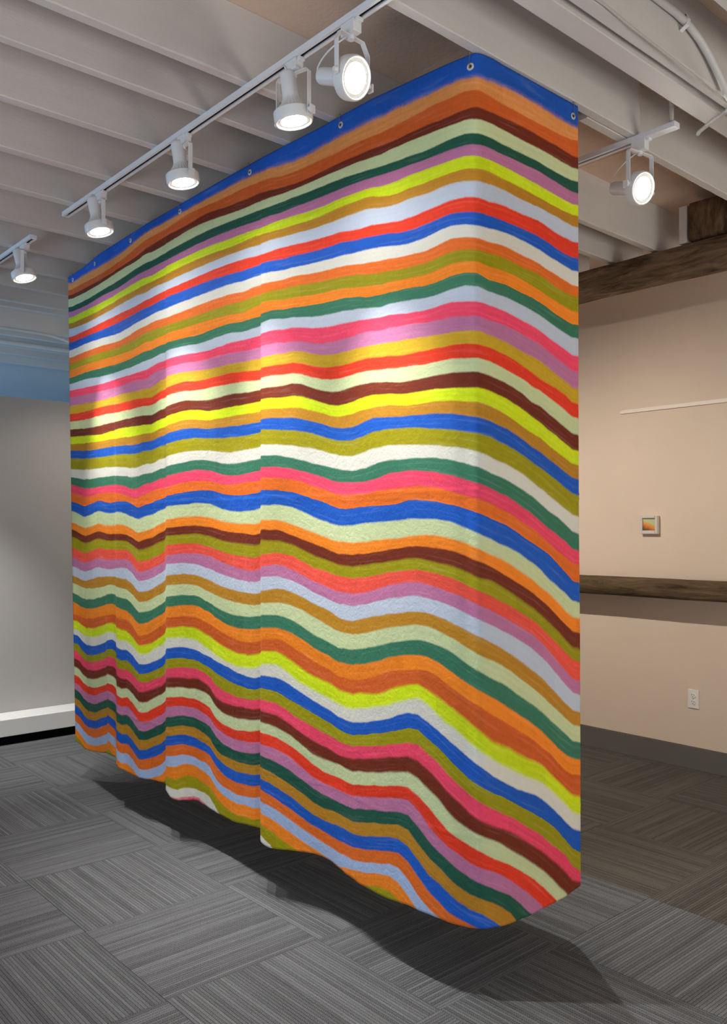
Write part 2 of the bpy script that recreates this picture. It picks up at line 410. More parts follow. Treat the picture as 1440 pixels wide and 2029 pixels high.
p = thing('wall_outlet', 'double power outlet with an off-white plate low on the peach wall', 'outlet', (5.09, 2.655, .44))
oy, oz = 2.652, .438
MB().box(5.083, 5.0895, oy-.036, oy+.036, oz-.058, oz+.058).build('cover_plate', M['plate'], p, bevel=.002)
for dz in (.022, -.020):
    q = MB().lathe([(0.0, .0), (.0155, .0), (.0165, -.003), (.0165, -.006)], (5.079, oy, oz+dz), (-1, 0, 0), 24).build('socket', M['plate'], p, smooth=True)
    sb = MB(); sb.box(5.0785, 5.0805, oy+.006, oy+.0085, oz+dz+.001, oz+dz+.010).box(5.0785, 5.0805, oy-.0085, oy-.006, oz+dz+.001, oz+dz+.009)
    sb.lathe([(0, 0), (.0028, 0), (.0028, .0015)], (5.0785, oy, oz+dz-.008), (1, 0, 0), 10)
    sb.build('slot', M['dark'], q)
MB().lathe([(0, 0), (.003, 0), (.003, .004)], (5.0815, oy, oz+.001), (1, 0, 0), 12).build('screw', M['steel'], p)

slab('trim_3', MB().box(X1-.012, X1-.0005, Y0, 3.163, 2.268, 2.286).box(X1-.007, X1-.0005, Y0, 3.150, 2.286, 2.292), M['strip'])

# ------------------------------------------------------------------ pipes and cables on the ceiling
pp = thing('painted_conduit', 'thick white painted conduit bending down off a joist at the upper right', 'conduit', (2.4, 1.41, 3.17))
path = [(-1.0, 1.4145, 3.170), (1.5, 1.4145, 3.172), (2.505, 1.4145, 3.173), (2.60, 1.413, 3.172), (2.68, 1.412, 3.163), (2.75, 1.411, 3.142), (2.81, 1.410, 3.112), (2.86, 1.408, 3.078), (2.90, 1.406, 3.045), (2.935, 1.404, 3.015), (2.98, 1.400, 2.985), (3.06, 1.395, 2.962), (3.2, 1.39, 2.955), (3.6, 1.39, 2.955)]
MB().tube(path, .0125, 14).build('pipe', M['pipe'], pp, smooth=True)
MB().strip([(2.655, 1.4285, 3.192), (2.655, 1.405, 3.186), (2.655, 1.3985, 3.170), (2.655, 1.404, 3.152), (2.655, 1.4285, 3.140)], (1, 0, 0), .018, .002).build('clamp', M['white'], pp)
cb = MB().tube([(-.5, 1.423, 3.045), (1.4, 1.423, 3.043), (1.9, 1.424, 3.040), (2.2, 1.422, 3.041), (2.35, 1.4245, 3.034), (2.6, 1.424, 3.026), (2.86, 1.424, 3.013), (3.3, 1.424, 3.004), (4.2, 1.424, 3.0)], .0042, 8).build('cable', paint('painted cable', (.50, .47, .43), .05, .6, 20), smooth=True)
tag(cb, 'thin sagging cable along the edge of the doubled timber at the upper right', 'cable')
def flex(name, label, pts, r=.0085):
    # armoured cable: a tube with a spiral of ridges
    P = [Vector(q) for q in pts]; out = []; rr = []; pitch = .0055; t = 0.0
    for a, b_ in zip(P[:-1], P[1:]):
        n = max(2, int((b_-a).length/(pitch/4)))
        for i in range(n):
            out.append(a.lerp(b_, i/n)); rr.append(r*(1+.20*math.sin(t*PI/2))); t += 1
    o = MB().tube(out, rr, 8).build(name, M['flex'], smooth=True)
    return tag(o, label, 'conduit')
flex('flexible_conduit', 'short flexible metal conduit rising from the feed end of the track by the big beam', [(3.03, 1.668, 3.036), (3.03, 1.667, 3.10), (3.03, 1.666, 3.288)], .008)
flex('flexible_conduit', 'flexible metal conduit slanting under the white joists at the right edge', [(3.19, 1.645, 3.040), (3.155, 1.622, 3.030), (3.05, 1.51, 3.003), (2.94, 1.41, 2.962), (2.82, 1.30, 2.958), (2.60, 1.12, 2.975), (2.3, .9, 3.0)], .0066)

# painted pipes in the bluish bay behind the partition
pz = thing('ceiling_pipe', 'long pale blue-lit pipe running below the joists beyond the partition', 'pipe', (-1, 7.1, 3.02))
MB().tube([(X0+.01, 7.12, 3.012), (X1-.01, 7.12, 3.012)], .019, 14).build('pipe', M['pipe'], pz, smooth=True)
cv = MB().tube([(X0+.02, 6.70, 3.028), (1.6, 6.70, 3.028), (2.50, 6.70, 3.028), (2.62, 6.70, 3.023), (2.72, 6.70, 3.010), (2.79, 6.70, 2.992), (2.88, 6.70, 2.962), (3.0, 6.70, 2.91), (3.2, 6.70, 2.84), (4.5, 6.70, 2.84)], .011, 12).build('ceiling_pipe', M['pipe'], smooth=True)
tag(cv, 'thin pipe bending down off the far joist beside the left edge of the cloth', 'pipe')

def hook_mesh(b, o, up, s=1.0, sd=(1, 0, 0)):
    o = Vector(o); sd = Vector(sd).normalized(); pts = [o+Vector((0, 0, .010*s)), o]
    for k in range(10):
        a = PI/2-k*PI*1.35/9
        pts.append(o+Vector((0, 0, -.010*s))+sd*(math.cos(a)*.010*s)+Vector((0, 0, math.sin(a)*.010*s)))
    return b.tube(pts, .0016*s, 7)
hooks = [((1.05, 3.575, 3.036), 'small bent cup hook screwed under a joist near the left edge, below the longest track', 1.6),
         ((1.75, 6.714, 3.150), 'rusty cup hook on the wide joist face beyond the end lamp at the left', 2.2),
         ((1.66, 7.03, 3.05), 'little dark hook among the blue-lit joists at the far left', 2.2)]
for (o_, lb, s_) in hooks:
    h = hook_mesh(MB(), o_, None, s_, (.75, -.66, 0)).build('cup_hook', M['steel'], smooth=True); tag(h, lb, 'hook', 'cup hooks left in the joists')
wr = MB().tube([(1.93, 5.525, 3.17), (2.0, 5.523, 3.150), (2.06, 5.524, 3.138), (2.11, 5.525, 3.143), (2.15, 5.527, 3.150)], .004, 6)
wr.tube([(2.0, 5.524, 3.185), (2.03, 5.523, 3.165), (2.08, 5.525, 3.146)], .004, 6).tube([(2.06, 5.522, 3.146), (2.16, 5.5275, 3.149)], .006, 6)
tag(wr.build('wire_scrap', M['dark'], smooth=True), 'loose dark wire ends poking from a joist just below the leftmost lamp', 'wire')
wr = MB().tube([(2.44, 5.905, 3.14), (2.455, 5.903, 3.11), (2.48, 5.903, 3.09), (2.50, 5.905, 3.085)], .003, 6)
tag(wr.build('wire_scrap', M['dark'], smooth=True), 'short grey wire curl on a joist left of the top corner of the cloth', 'wire')

# ------------------------------------------------------------------ track lights
def track(label, x, ya, yb, z1, feed=False):
    t = thing('track_rail', label, 'light track', (x, ya, z1))
    z0 = z1-.021; hw = .0175
    b = MB()
    b.box(x-hw, x+hw, ya, yb, z1-.004, z1-.0005)
    b.box(x-hw, x-hw+.0035, ya, yb, z0, z1-.004).box(x+hw-.0035, x+hw, ya, yb, z0, z1-.004)
    b.box(x-hw+.0035, x-.0072, ya, yb, z0, z0+.003).box(x+.0072, x+hw-.0035, ya, yb, z0, z0+.003)
    b.build('rail', M['track'], t)
    MB().box(x-hw+.0036, x+hw-.0036, ya+.002, yb-.002, z1-.008, z1-.0042).build('slot', M['dark'], t)
    for y_ in (ya, yb):
        s = -1 if y_ == ya else 1
        MB().box(x-hw-.0008, x+hw+.0008, min(y_, y_+s*.006), max(y_, y_+s*.006), z0-.001, z1-.0004).build('end_cap', M['track'], t, bevel=.001)
    if feed:
        MB().box(x-hw-.002, x+hw+.002, ya+.0, ya+.115, z0-.002, z1-.0003).build('feed_box', M['track'], t, bevel=.004)
    return t
track('long white lighting track carrying four spotlights in front of the striped cloth', 1.675, .70, 4.085, JZ)
track('short white lighting track at the left edge carrying the smallest spotlight', 1.675, 4.515, 6.03, JZ)
track('white lighting track under the joists right of the cloth, fed by metal conduit', 3.03, 1.650, 5.95, JZ-.002, feed=True)

def lamp(label, T, C, aim, bar, power, cone=60, tint=(1, .98, .945), group='white track spotlights', blend=1.0, knob=1, chamfer=False, spill=.085):
    """T: top of the yoke under the adapter, C: ring centre, aim: where the glass points, bar: direction across the yoke"""
    T = Vector(T); C = Vector(C); d = Vector(aim).normalized(); bh = Vector(bar); bh.z = 0; bh.normalize()
    pv = (bh-d*bh.dot(d)).normalized()
    t = thing('track_spotlight', label, 'spotlight', (T.x, T.y, JZ-.02), group)
    # adapter gripping the track
    ab = MB(); zt = JZ-.0215
    ab.box(T.x-.0165, T.x+.0165, T.y-.030, T.y+.030, T.z+.004, zt)
    ab.box(T.x-.011, T.x+.011, T.y-.045, T.y-.030, zt-.012, zt)
    ab.build('adapter', M['white'], t, bevel=.002)
    MB().lathe([(0, .006), (.009, .006), (.010, 0), (.010, -.008), (0, -.008)], T+Vector((0, 0, -.002)), (0, 0, 1), 16).build('pivot', M['white'], t, smooth=True)
    R_ = .0685
    side = d.cross(pv).normalized()
    up = Vector((0, 0, 1)); across = up.cross(bh).normalized()
    pL, pR = C-pv*R_, C+pv*R_
    tz = T.z
    yl = [pL-(up*.012), pL+up*.01, Vector((pL.x, pL.y, tz-.030)), T-bh*.048, T, T+bh*.048, Vector((pR.x, pR.y, tz-.030)), pR+up*.01, pR-up*.012]
    if not chamfer:
        yl = [pL-(up*.012), pL+up*.01, Vector((pL.x, pL.y, tz-.007)), Vector((pL.x, pL.y, tz))+bh*.007, T, Vector((pR.x, pR.y, tz))-bh*.007, Vector((pR.x, pR.y, tz-.007)), pR+up*.01, pR-up*.012]
    MB().strip(yl, across, .0175, .0028).build('yoke', M['white'], t, bevel=.0008)
    for s_ in (-1, 1):
        kb = MB().lathe([(0, 0), (.0085, 0), (.0085, .006), (.0065, .010), (0, .010)], C+pv*s_*(R_+.0012), pv*s_, 16)
        if s_ == knob: kb.obox(C+pv*s_*(R_+.014)-up*.004, across*.010, up*.012, pv*.0035)
        kb.build('knob', M['white'], t, smooth=True)
    # ring housing
    prof = [(.046, -.020), (.0585, -.020), (.0635, -.016), (.0640, .010), (.0610, .018), (.0585, .0195), (.0560, .018), (.0545, .012), (.0545, -.012), (.046, -.020)]
    MB().lathe(prof, C, d, 44).build('ring', M['white'], t, smooth=True)
    bulb = MB().lathe([(.0545, .006), (.0545, .0115), (.0515, .0125), (.0435, .0135)], C, d, 40).build('bulb', M['rim'], t, smooth=True)
    MB().lathe([(.0435, .0135), (.030, .0155), (.016, .0165), (.0001, .0168)], C, d, 40).build('lens', M['lens'], bulb, smooth=True)
    MB().lathe([(.0540, -.010), (.0520, -.022), (.0450, -.030), (.0350, -.042), (.0275, -.056), (.0255, -.066)], C, d, 72, rib=3, ribamp=.022).build('reflector', M['white'], bulb)
    MB().lathe([(.0235, -.058), (.0262, -.060), (.0262, -.132), (.0240, -.140), (.0190, -.1445), (.0001, -.1455)], C, d, 36).build('lamp_holder', M['white'], t, smooth=True)
    e = C-d*.142; mid = e+Vector((0, 0, .022))-pv*.012
    MB().lathe([(0, 0), (.006, 0), (.006, .007), (0, .007)], C-d*.135+pv*0.0+side*0, -d, 12).build('cable_grip', M['white'], t, smooth=True)
    c0 = e-d*.004; c3 = T+Vector((0, 0, .006)); c1 = c0-d*.030-pv*.012+up*.006; c2 = Vector((c3.x, c3.y, c3.z))*.55+c1*.45+up*.006-pv*.03
    pts = [((1-u)**3)*c0+3*u*(1-u)**2*c1+3*u*u*(1-u)*c2+(u**3)*c3 for u in [i/14 for i in range(15)]]
    MB().tube(pts, .0026, 8).build('cord', M['white'], t, smooth=True)
    # the light it gives
    l = bpy.data.lights.new('lamp_light', 'SPOT'); l.energy = power; l.color = tint; l.spot_size = math.radians(cone); l.spot_blend = blend; l.shadow_soft_size = .012
    lo = bpy.data.objects.new('lamp_light', l); COL.objects.link(lo)
    lo.location = C+d*.030-t.location; lo.rotation_euler = d.to_track_quat('-Z', 'Y').to_euler(); lo.parent = t
    l2 = bpy.data.lights.new('lamp_spill', 'SPOT'); l2.energy = power*spill; l2.color = tint; l2.spot_size = math.radians(158); l2.spot_blend = 1.0; l2.shadow_soft_size = .02
    lo2 = bpy.data.objects.new('lamp_spill', l2); COL.objects.link(lo2)
    lo2.location = lo.location; lo2.rotation_euler = lo.rotation_euler; lo2.parent = t
    return t
PW = 112
lamp('largest spotlight, nearest the camera, its lit face turned towards the viewer', (1.675, 1.955, 2.977), (1.682, 1.957, 2.857), (.113, -.922, -.365), (1, .05, 0), 30, cone=70, knob=1, chamfer=True)
lamp('second spotlight from the right on the long track, hanging straight down', (1.675, 2.240, 2.980), (1.677, 2.246, 2.842), (.135, -.05, -.99), (.20, -.98, 0), PW)
lamp('third spotlight from the right on the long track, middle of the striped cloth', (1.675, 2.950, 2.980), (1.675, 2.957, 2.857), (.125, -.085, -.99), (-.08, -1, 0), PW)
lamp('spotlight nearest the left end of the long track', (1.675, 3.695, 2.980), (1.675, 3.708, 2.862), (.165, -.15, -.97), (-.14, -.98, 0), PW)
lamp('leftmost and smallest spotlight, alone on the short track at the left edge', (1.675, 4.635, 2.980), (1.675, 4.646, 2.858), (.17, -.20, -.96), (-.42, -.90, 0), PW)
lamp('glaring spotlight right of the striped cloth under the joists', (3.03, 1.800, 2.972), (3.03, 1.800, 2.832), (-.16, -.937, -.32), (1, .02, 0), 30, cone=70, tint=(1, .93, .82), knob=-1)
lamp('spotlight on the right-hand track, behind the striped cloth', (3.03, 2.400, 2.972), (3.03, 2.400, 2.832), (.0, -.36, -.93), (1, .02, 0), 110, cone=50, tint=(1, .97, .92), knob=-1)
lamp('far spotlight on the right-hand track, behind the striped cloth', (3.03, 5.350, 2.972), (3.03, 5.350, 2.832), (-.40, .55, -.74), (.1, 1, 0), 30, cone=60, tint=(1, .90, .76), knob=-1)
lamp('spotlight behind the striped cloth turned to the near part of the peach wall', (3.03, 3.450, 2.972), (3.03, 3.450, 2.832), (.58, -.20, -.82), (.2, 1, 0), 135, cone=120, tint=(1, .93, .84), group='white track spotlights', knob=-1)
lamp('spotlight behind the striped cloth turned to the far end of the peach wall', (3.03, 4.500, 2.972), (3.03, 4.500, 2.832), (.78, .16, -.62), (.2, 1, 0), 45, cone=100, tint=(1, .93, .84), group='white track spotlights', knob=-1)
lamp('spotlight on the short left-hand track, just outside the picture', (1.675, 5.60, 2.980), (1.675, 5.60, 2.860), (.12, .10, -.985), (1, .1, 0), 250, cone=52, spill=.01, group='white track spotlights', knob=-1)

# ------------------------------------------------------------------ the striped cloth
STRIPES = 'BL LO DO BR PG DG MV YL OC LV RD BL CW OD OL OR GR LV PK MV OY RD PG BR YL OC BL OL CW GR PK OD BL PG OR BR OL CO MV LV OC PG GR OR DO YL CW BL OL PK BR PG RD MV DG OC BL OD LB OR OL CW PK'.split()
PAL = {'BL': (30, 92, 192), 'LO': (236, 152, 82), 'DO': (218, 98, 38), 'BR': (118, 46, 26), 'PG': (208, 218, 164), 'DG': (34, 88, 70), 'MV': (196, 120, 160),
       'YL': (216, 234, 22), 'OC': (192, 134, 36), 'LV': (198, 206, 220), 'RD': (240, 62, 34), 'CW': (226, 222, 208), 'OD': (234, 112, 36), 'OL': (162, 152, 12),
       'OR': (252, 138, 34), 'GR': (60, 122, 94), 'PK': (248, 74, 106), 'CO': (246, 88, 70), 'OY': (208, 166, 36), 'LB': (168, 188, 224)}
SOFT = {0: .13, 2: .10, 3: .06, 33: .13, 34: .06, 35: .17, 44: .16, 45: .22, 49: .15, 50: .13, 13: .05, 26: .07, 18: .04, 58: .08, 51: .05, 57: .07}
COLS=[0.0, 0.0434, 0.0869, 0.1302, 0.1735, 0.2168, 0.2601, 0.3034, 0.3535, 0.4037, 0.4538, 0.504, 0.5572, 0.6104, 0.6408, 0.7354, 0.7888, 0.8422, 0.8819, 0.9216, 0.9614, 1.0011, 1.0399, 1.0786, 1.1174, 1.1664, 1.2154, 1.2473, 1.3313, 1.3764, 1.4214, 1.4618, 1.5023, 1.5462, 1.5901, 1.6319, 1.6736, 1.7273, 1.7809, 1.8241, 1.8672, 1.9104, 1.9535, 2.0075, 2.0614, 2.0935, 2.1795, 2.2335, 2.2677, 2.302, 2.3579, 2.4138, 2.4688, 2.5238, 2.5693, 2.6149, 2.6626, 2.7104, 2.7524, 2.7944, 2.8364, 2.8796, 2.9229, 2.9661, 3.0097, 3.0533, 3.0939, 3.1345, 3.1692, 3.204, 3.2523, 3.2946, 3.3391, 3.3765, 3.4138, 3.4558, 3.4977, 3.5396, 3.5866, 3.6335, 3.6805, 3.7264, 3.7723, 3.8272]
HEM_Z=[-1.2648, -1.2845, -1.3061, -1.3132, -1.3089, -1.3022, -1.2944, -1.2874, -1.2808, -1.2741, -1.2659, -1.257, -1.2477, -1.2489, -1.2541, -1.2702, -1.2792, -1.2894, -1.2892, -1.2855, -1.2821, -1.2797, -1.2797, -1.2811, -1.2789, -1.2728, -1.268, -1.2685, -1.2698, -1.2881, -1.2984, -1.2972, -1.2957, -1.2902, -1.2896, -1.2974, -1.3037, -1.3082, -1.3093, -1.3115, -1.3104, -1.3047, -1.2959, -1.2831, -1.2739, -1.2757, -1.2805, -1.2882, -1.2878, -1.2868, -1.2814, -1.2744, -1.271, -1.2719, -1.2771, -1.2888, -1.296, -1.2936, -1.2951, -1.2909, -1.2893, -1.2874, -1.2838, -1.2791, -1.2736, -1.2754, -1.2751, -1.2766, -1.2782, -1.2795, -1.2848, -1.2739, -1.2763, -1.2787, -1.2789, -1.2765, -1.2776, -1.2767, -1.275, -1.2748, -1.2749, -1.274, -1.2678, -1.2659]
STRIPE_DEPTHS=[
 "1L1c1a1a1b1e1i1n1w282I2P2Q2Q2Q2P2K29211t1l1d1V1Q1P1P1R1R1T1U1W1X1X1X1X1X1Y1Y1Y1Z1a1b1e1i1q1s1w222D2O2c2i2e2Y2W2U2U2V2W2X2a2c2W2U2U2T2S2P2M2K2M2X2d2T2H2E2F2I2N2U2b2i2m2Y",
 "1E1E1I1M1P1Q1S1S1S1R1Q1O1M1J1H1C191817171717161616161615130y0o0g0d0g0m0r0v101517181716171A1B1C1G1N1O1J1I1N1T1Z1e1f1e1f1i1k1k1j1j1h1b1S1N1P1O1G1K1Q1m21252625211w1o1f1W1S",
 "16151515151515151413121212131316191H1O1T1X1Y1V1Q1L1G1C1C1C1H1R1Y1Z1R1G1A191D1K1P1V1b1g1h1Y1Z1b1c1V1U1Z1c1a1X1S1Q1S1Y1a1X1V1Y1g1g1d1h1p1v1y1z1x1n1i1W1O1K1J1K1N1Q1U1e1s20",
 "0i0i0j0k0l0l0l0k0i0f0d0a0Y0V0U0S0S0W0Z0c0f0i0h0q191H1F1E1C170y0r0q0w141A1C1B1917171818171515130y0u0o0e0a0b0e0i0l0l0k0l0t0x0v0o0p0r0u0w0x0y10151E1D1F1K1R1V1T1P1Q1T1T1Q1P",
 "1b1a1Z1Y1Y1X1X1W1U1T1R1R1S1V1X1c1b1T1N1J1H1J1S1V1O1L1J1J1K1M1R1V1W1U1Q1M1J1E1A171513131317181B1B171512131719191A1D1H1J1I1K1Q1X1c1e1i1m1j1Z1S1U1X1W1Z1a1X1V1W1Y1b1d1b1U1R",
 "0y0x0z1011111211100z0y0y1014161C1E1D1C1B1B1B1F1D1514191B1G1H1H1H1H1H1H1H1H1G1F1F1E1E1E1G1L1K1G1D1J1L1I1G1G1F1F1D1B181514110y0z10110z0w0y151A1C1A1616151413111012151C1K1P",
 "1916100w0s0r0q0s0w1216191915120v0t0w0z11131413181J1I19170z0y0z101111111213161A1B1A191715141519170x0w131A1E1F1D1A1A1B1A15191I1K1G191615161819181D1H1F1G1L1Q1X1d1d1Y1U1S1R",
 "191A1E1G1J1K1K1K1J1H1F1D1C1A1917171A1D1E1F1D1A150z0z15171C1C1B19191A1B1C1C1C1C1B1A1816110s0t0v14191C1C1A1814120z0x0w0w0x121B1K1P1S1T1T1Q1L1J1K1I1H1K1M1M1M1L1L1K1K1I1F1E",
 "121215171819191917151312121212131311111112171I1I1512181A1G1H1H1H1H1H1H1G1D181210101114191L1J1E14161717181A1E1J1N1O1O1O1Q1M1F1D1A16181D1E1A1A1H1I1K1E1B1E1E191514161B1K1O",
 "1d1Z1U1P1M1K1J1I1I1I1J1K1L1O1P1U1X1b1e1f1e1Z1M1I1P1P1L1J1G1G1I1K1K1I1G1E1D1D1E1F1G1H1I1K1L1N1T1W1P1M1N1P1T1W1X1a1j1w22201w1s1r1z28241t1n1o1n1h1i1p1j1f1d1b1Z1Y1g1r1t1o1m",
 "181717171818191B1D1F1I1K1M1O1P1S1R1L1H1E1B1B1C1F1I1H1C1B1818191B1D1E1F1H1J1N1R1T1V1X1X1U1M1J1B1C1Q1V1R1O1N1L1J1H1E1A1A1E1F1E1C1I1P1S1T1T1Q1R1Z1a1T1a1e1c1d1h1m1o1n1p1s1u",
 "1X1U1R1P1N1M1M1M1O1P1S1U1Y1f1i1r1u1r1o1l1j1i1i1e1V1U1b1d1j1j1h1f1e1f1f1f1d1Y1T1Q1P1Q1R1R1N1P1U1Y1T1R1T1V1U1W1a1c1a1W1T1T1R1Q1T1U1T1R1P1M1J1H1K1M1P1H1D1D1F1L1R1S1P1R1W1Y",
 "1P1P1Q1R1S1S1S1R1P1N1M1K1K1K1K1L1K1I1H1F1E1E1E1F1F1I1N1P1S1T1S1Q1O1N1M1L1L1M1O1O1Q1R1S1R1M1L1J1I1H1F19181D1G1F1E1H1M1R1X1Z1X1S1K1F1K1V1Y1T1O1L1J1Q1Q1T1b1f1d1b1b1d1e1g1h",
 "1T1P1L1I1F1E1D1C1C1D1D1D1C1A1A17181C1G1I1I1G17171J1L1G1F1B1D1H1L1P1R1S1S1S1R1P1N1L1J1H1G1H1H1H1E1A1B1G1H1E1D1G1I1H1E1F1L1O1O1M1M1N1L1I1J1O1P1H1H1A1H1L1K1I1E1B1G1O1N1E1A",
 "1415191C1F1G1H1I1I1H1H1H1H1G1G1G1J1Q1U1Y1a1b1a1a1c1Y1R1P1K1I1H1H1G1F1F1H1J1N1R1U1W1Z1a1Y1O1L1D1E1L1P1S1U1T1S1Q1P1R1V1U1M1L1M1F1C1C1D1H1I1H1G1F1E1P1P1N1K1N1a1m1l1e1g1r1w",
 "1Y1X1V1T1T1S1S1S1T1U1V1V1V1U1U1T1R1N1L1K1K1M1R1T1P1O1Q1Q1S1T1T1U1Y1h1j1a1U1N1I1F1D1B1B1H1Y1X1T1L1I1H1H1G1E1E1E1E1913131E1F1A1B1917181C1F1I1H1D1C1S1P1P1T1T1O1K1N1T1W1V1U",
 "191A1C1D1F1G1I1K1O1R1U1V1V1T1S1P1O1Q1S1T1U1V1V1U1S1P1K1J1G1E1D1D1D1D1G1L1O1N1K1J1L1O1R1R1L1J1C181A1B1F1L1V1a1X1V1V1W1T1H1J1Q1J1J1M1M1L1M1P1P1K1L1A1J1M1L1M1O1R1S1S1T1X1Z",
 "1G1J1P1U1X1Y1Y1X1U1Q1M1J1H1E1D1A1A1B1D1F1I1M1T1S1H1E1H1I1M1M1L1K1J1I1K1Q1T1T1R1O1K1E19181C1G1Q1U1O1L1H1H1L1Q1T1V1T1P1L1I1D181D1J1P1O1K1H1G1N1g1b1R1T1W1c1g1h1j1m1r1v2023",
 "1L1K1J1I1I1H1H1H1G1G1G1H1J1M1N1R1R1K1G1D1D1H1T1W1I1D1F1G1I1I1I1I1J1K1I1F1E1I1P1T1U1V1W1Y1Z1b1h1l1l1m1m1p1w201z1w1r1k1d1V1T1W1Z1R1G1H1N1U1b1d1Z1V1b1W1T1T1U1W1Z1a1c1j1t1z",
 "1j1i1i1i1i1h1h1i1i1h1h1g1e1Z1X1S1T1a1g1k1m1k1Z1e23231j1d1O1K1J1K1L1K1M1S1V1W1W1W1V1V1U1T1T1U1W1X1U1P1G1E1J1O1T1W1Y1Z1a1f1b1V1Z1b1c1Z1U1U1Y1Z1V1X1W1i1q1v1w1s1p1r1v1w1w1w",
 "1b1b1c1c1c1a1Y1T1N1H1C1A1B1H1K1T1W1T1Q1P1O1P1S1X1c1g1i1i1j1g1a1U1T1Y1Y1Q1L1H1E1E1F1H1K1O1U1T1P1N1P1Q1S1U1V1W1X1X1X1W1U1O1Q1X1X1c1g1e1Y1T1Q1N1M1Q1J1L1N1P1Y1q231u1c1Y1f1j",
 "1V1U1T1T1T1S1T1T1U1U1V1V1V1U1U1S1S1T1U1U1T1Q1J1F1G1G1G1H1I1K1P1T1S1N1L1L1N1S1W1Y1W1T1P1M1O1M1J1H1K1L1N1P1S1U1X1Z1W1S1R1V1V1T1R1O1M1P1U1V1R1T1Y1Q1R1V1Z1V1R1T1E1P1f1k1h1g",
 "1U1X1a1d1e1g1h1j1l1n1o1n1l1g1e1X1U1R1R1Q1R1S1V1Z1c1e1e1e1d1a1U1Q1P1T1Z1h1k1f1X1T1T1W1Y1W1L1M1Q1W1V1R1H1E1J1O1S1U1T1R1Q1S1P1N1V1b1e1a1S1Q1T1T1R1R1V1U1S1V1c1k1n1t1w1w1u1u",
 "1T1S1R1Q1Q1Q1S1U1X1a1c1d1b1W1U1O1N1R1T1W1Y1Z1Z1W1P1P1V1W1a1b1b1Z1W1Q1Q1a1h1m1o1p1n1j1f1c1e1b1T1Q1U1W1b1b1V1W1e1l1m1m1g1U1S1T1M1M1O1O1O1S1Z1c1e1e1c1e1c1h1h1Z1m1o1p1q1s1u",
 "1S1R1Q1Q1P1N1M1K1H1F1D1E1H1N1Q1Y1c1e1f1e1d1a1V1S1T1T1T1T1S1R1N1L1M1Q1R1L1H1H1J1K1J1I1H1H1I1J1M1O1M1O1V1V1M1H1I1K1M1N1P1T1Q1J1D1E1H1J1L1L1J1L1R1T1a1a1j1p1r1r1i1i1j1i1e1d",
 "1B1G1K1O1Q1R1R1Q1P1N1L1L1K1K1K1L1M1P1R1S1S1R1N1I1G1E1F1F1G1H1J1L1L1J1I1H1G1I1L1N1P1R1S1S1Q1O1I1E1E1G1K1L1K1K1L1O1U1c1a1M1D1F1N1I191A1E1I1L1O1V1a1X1Z1S1N1P1V1a1W1X1Z1a1c",
 "1W1V1T1S1R1R1R1S1T1U1V1W1V1U1U1S1S1S1S1S1S1S1S1S1T1V1Y1Z1a1b1c1b1Z1T1P1N1N1Q1U1W1X1X1W1V1S1Q1L1Z1X1Y1a1Y1U1X1X1W1X1W1X1c1a1S1M1I1G1N1Y1d1e1g1h1i1e1h1j1j1h1f1h1j1k1m1r1t",
 "2B2C2C2C2C2B2927242220202125262B2F2L2P2Q2R2O2H2D2F2D26241z1x1x1x1w1t1r1p1p1w25282825211y1x1x1z1x1w1w201z1v1n1k1l1q1u1v1v1y1z1p1s1x1u1o1n1q1p1m1s2929262527292L2N2Q2T2U2W",
 "1X1c1g1k1l1m1m1l1k1i1g1f1d1a1Z1W1U1T1S1R1R1S1V1W1T1T1V1V1W1X1Y1Z1W1R1O1P1R1V1a1d1e1e1d1d1c1a1W1T1R1S1X1h1q1o1h1h1h1k1o1u1o1e1i1d1W1R1O1M1N1P1a1d1f1Z1f1k1h1c1g1j1f1h1u21",
 "1P1X1e1i1l1m1n1m1l1j1h1g1e1c1b1Z1d1p1x2224201n1e1d1c1c1b1a1Z1W1U1T1T1U1U1V1Z1e1g1i1i1i1g1c1b1X1W1U1T1R1N1L1R1a1Z1R1P1U1c1j1h1V1P1N1N1Q1V1a1f1i1i1b1k1i1k1r1v1y1z21222121",
 "1X1Z1c1d1c1a1W1S1L1G1C1A1B1F1H1M1Q1U1V1X1Y1Z1c1Z1M1N1Y1b1j1j1g1c1c1f1g1d1Z1T1M1I1E1A17191J1K1O1P1R1P1K1L1T1W1S1T1T1R1O1N1P1X1k1n1l1j1h1g1f1g1f1Y1a1e1f1f1d1Z1a1c1l1m1Z1T",
 "1t1j1l1l1j1d1W1O1H1F1L1X1l1s1n1Y1J0z0u141N1f1l1o1s1p1g1a1J1N1S1W1W1R1N1J1I1J1M1P1V1d1k1l1c1c1e1c1b1c1f1f1d1Z1c1k1i1e1a1Y1d1l1o1g1V1U1W1V1U1Q1N1S1Y1O1Q1S1Y1c1M1G1Q1i222D",
 "1l1q1w212221201y1v1t1t1t1t1s1r1m1t2D2G291z1s1t1w1w1s1l1j1e1h1m1p1s1t1u1y22292F2I2J2J2I2H2F2B231y1v1t1w252H2L2H2321211z1u1r1q1o1w25241x1t1p1s222B2C2J2G2A26282N2n2e2O2I2G",
 "2H2G2C2928282A2E2I2L2M2K2G2D2C2C281z1z252D2K2M2M2J2F2B2823211y1w1w1y2022211v1m1h1f1f1g1l1x1x1w1x1y242G2B1w1u1v1y2224252B2922201x1v1q1m1k1k1i1c1X1e1U1g1o1p1r1u1X1k1w1r1p",
 "1K1O1T1W1W1V1T1Q1O1M1M1O1Q1U1W1d1d1W1T1S1S1S1Q1Q1S1R1O1M1H1J1K1M1O1R1S1Q1O1L1I1H1I1J1M1P1T1P1F1G1H1J1M1O1O1N1P1T1R1P1O1M1L1K1B1412181G1J1I1G1H1K1E1R1U1T1Q1N1M1U1W1Y1d1g",
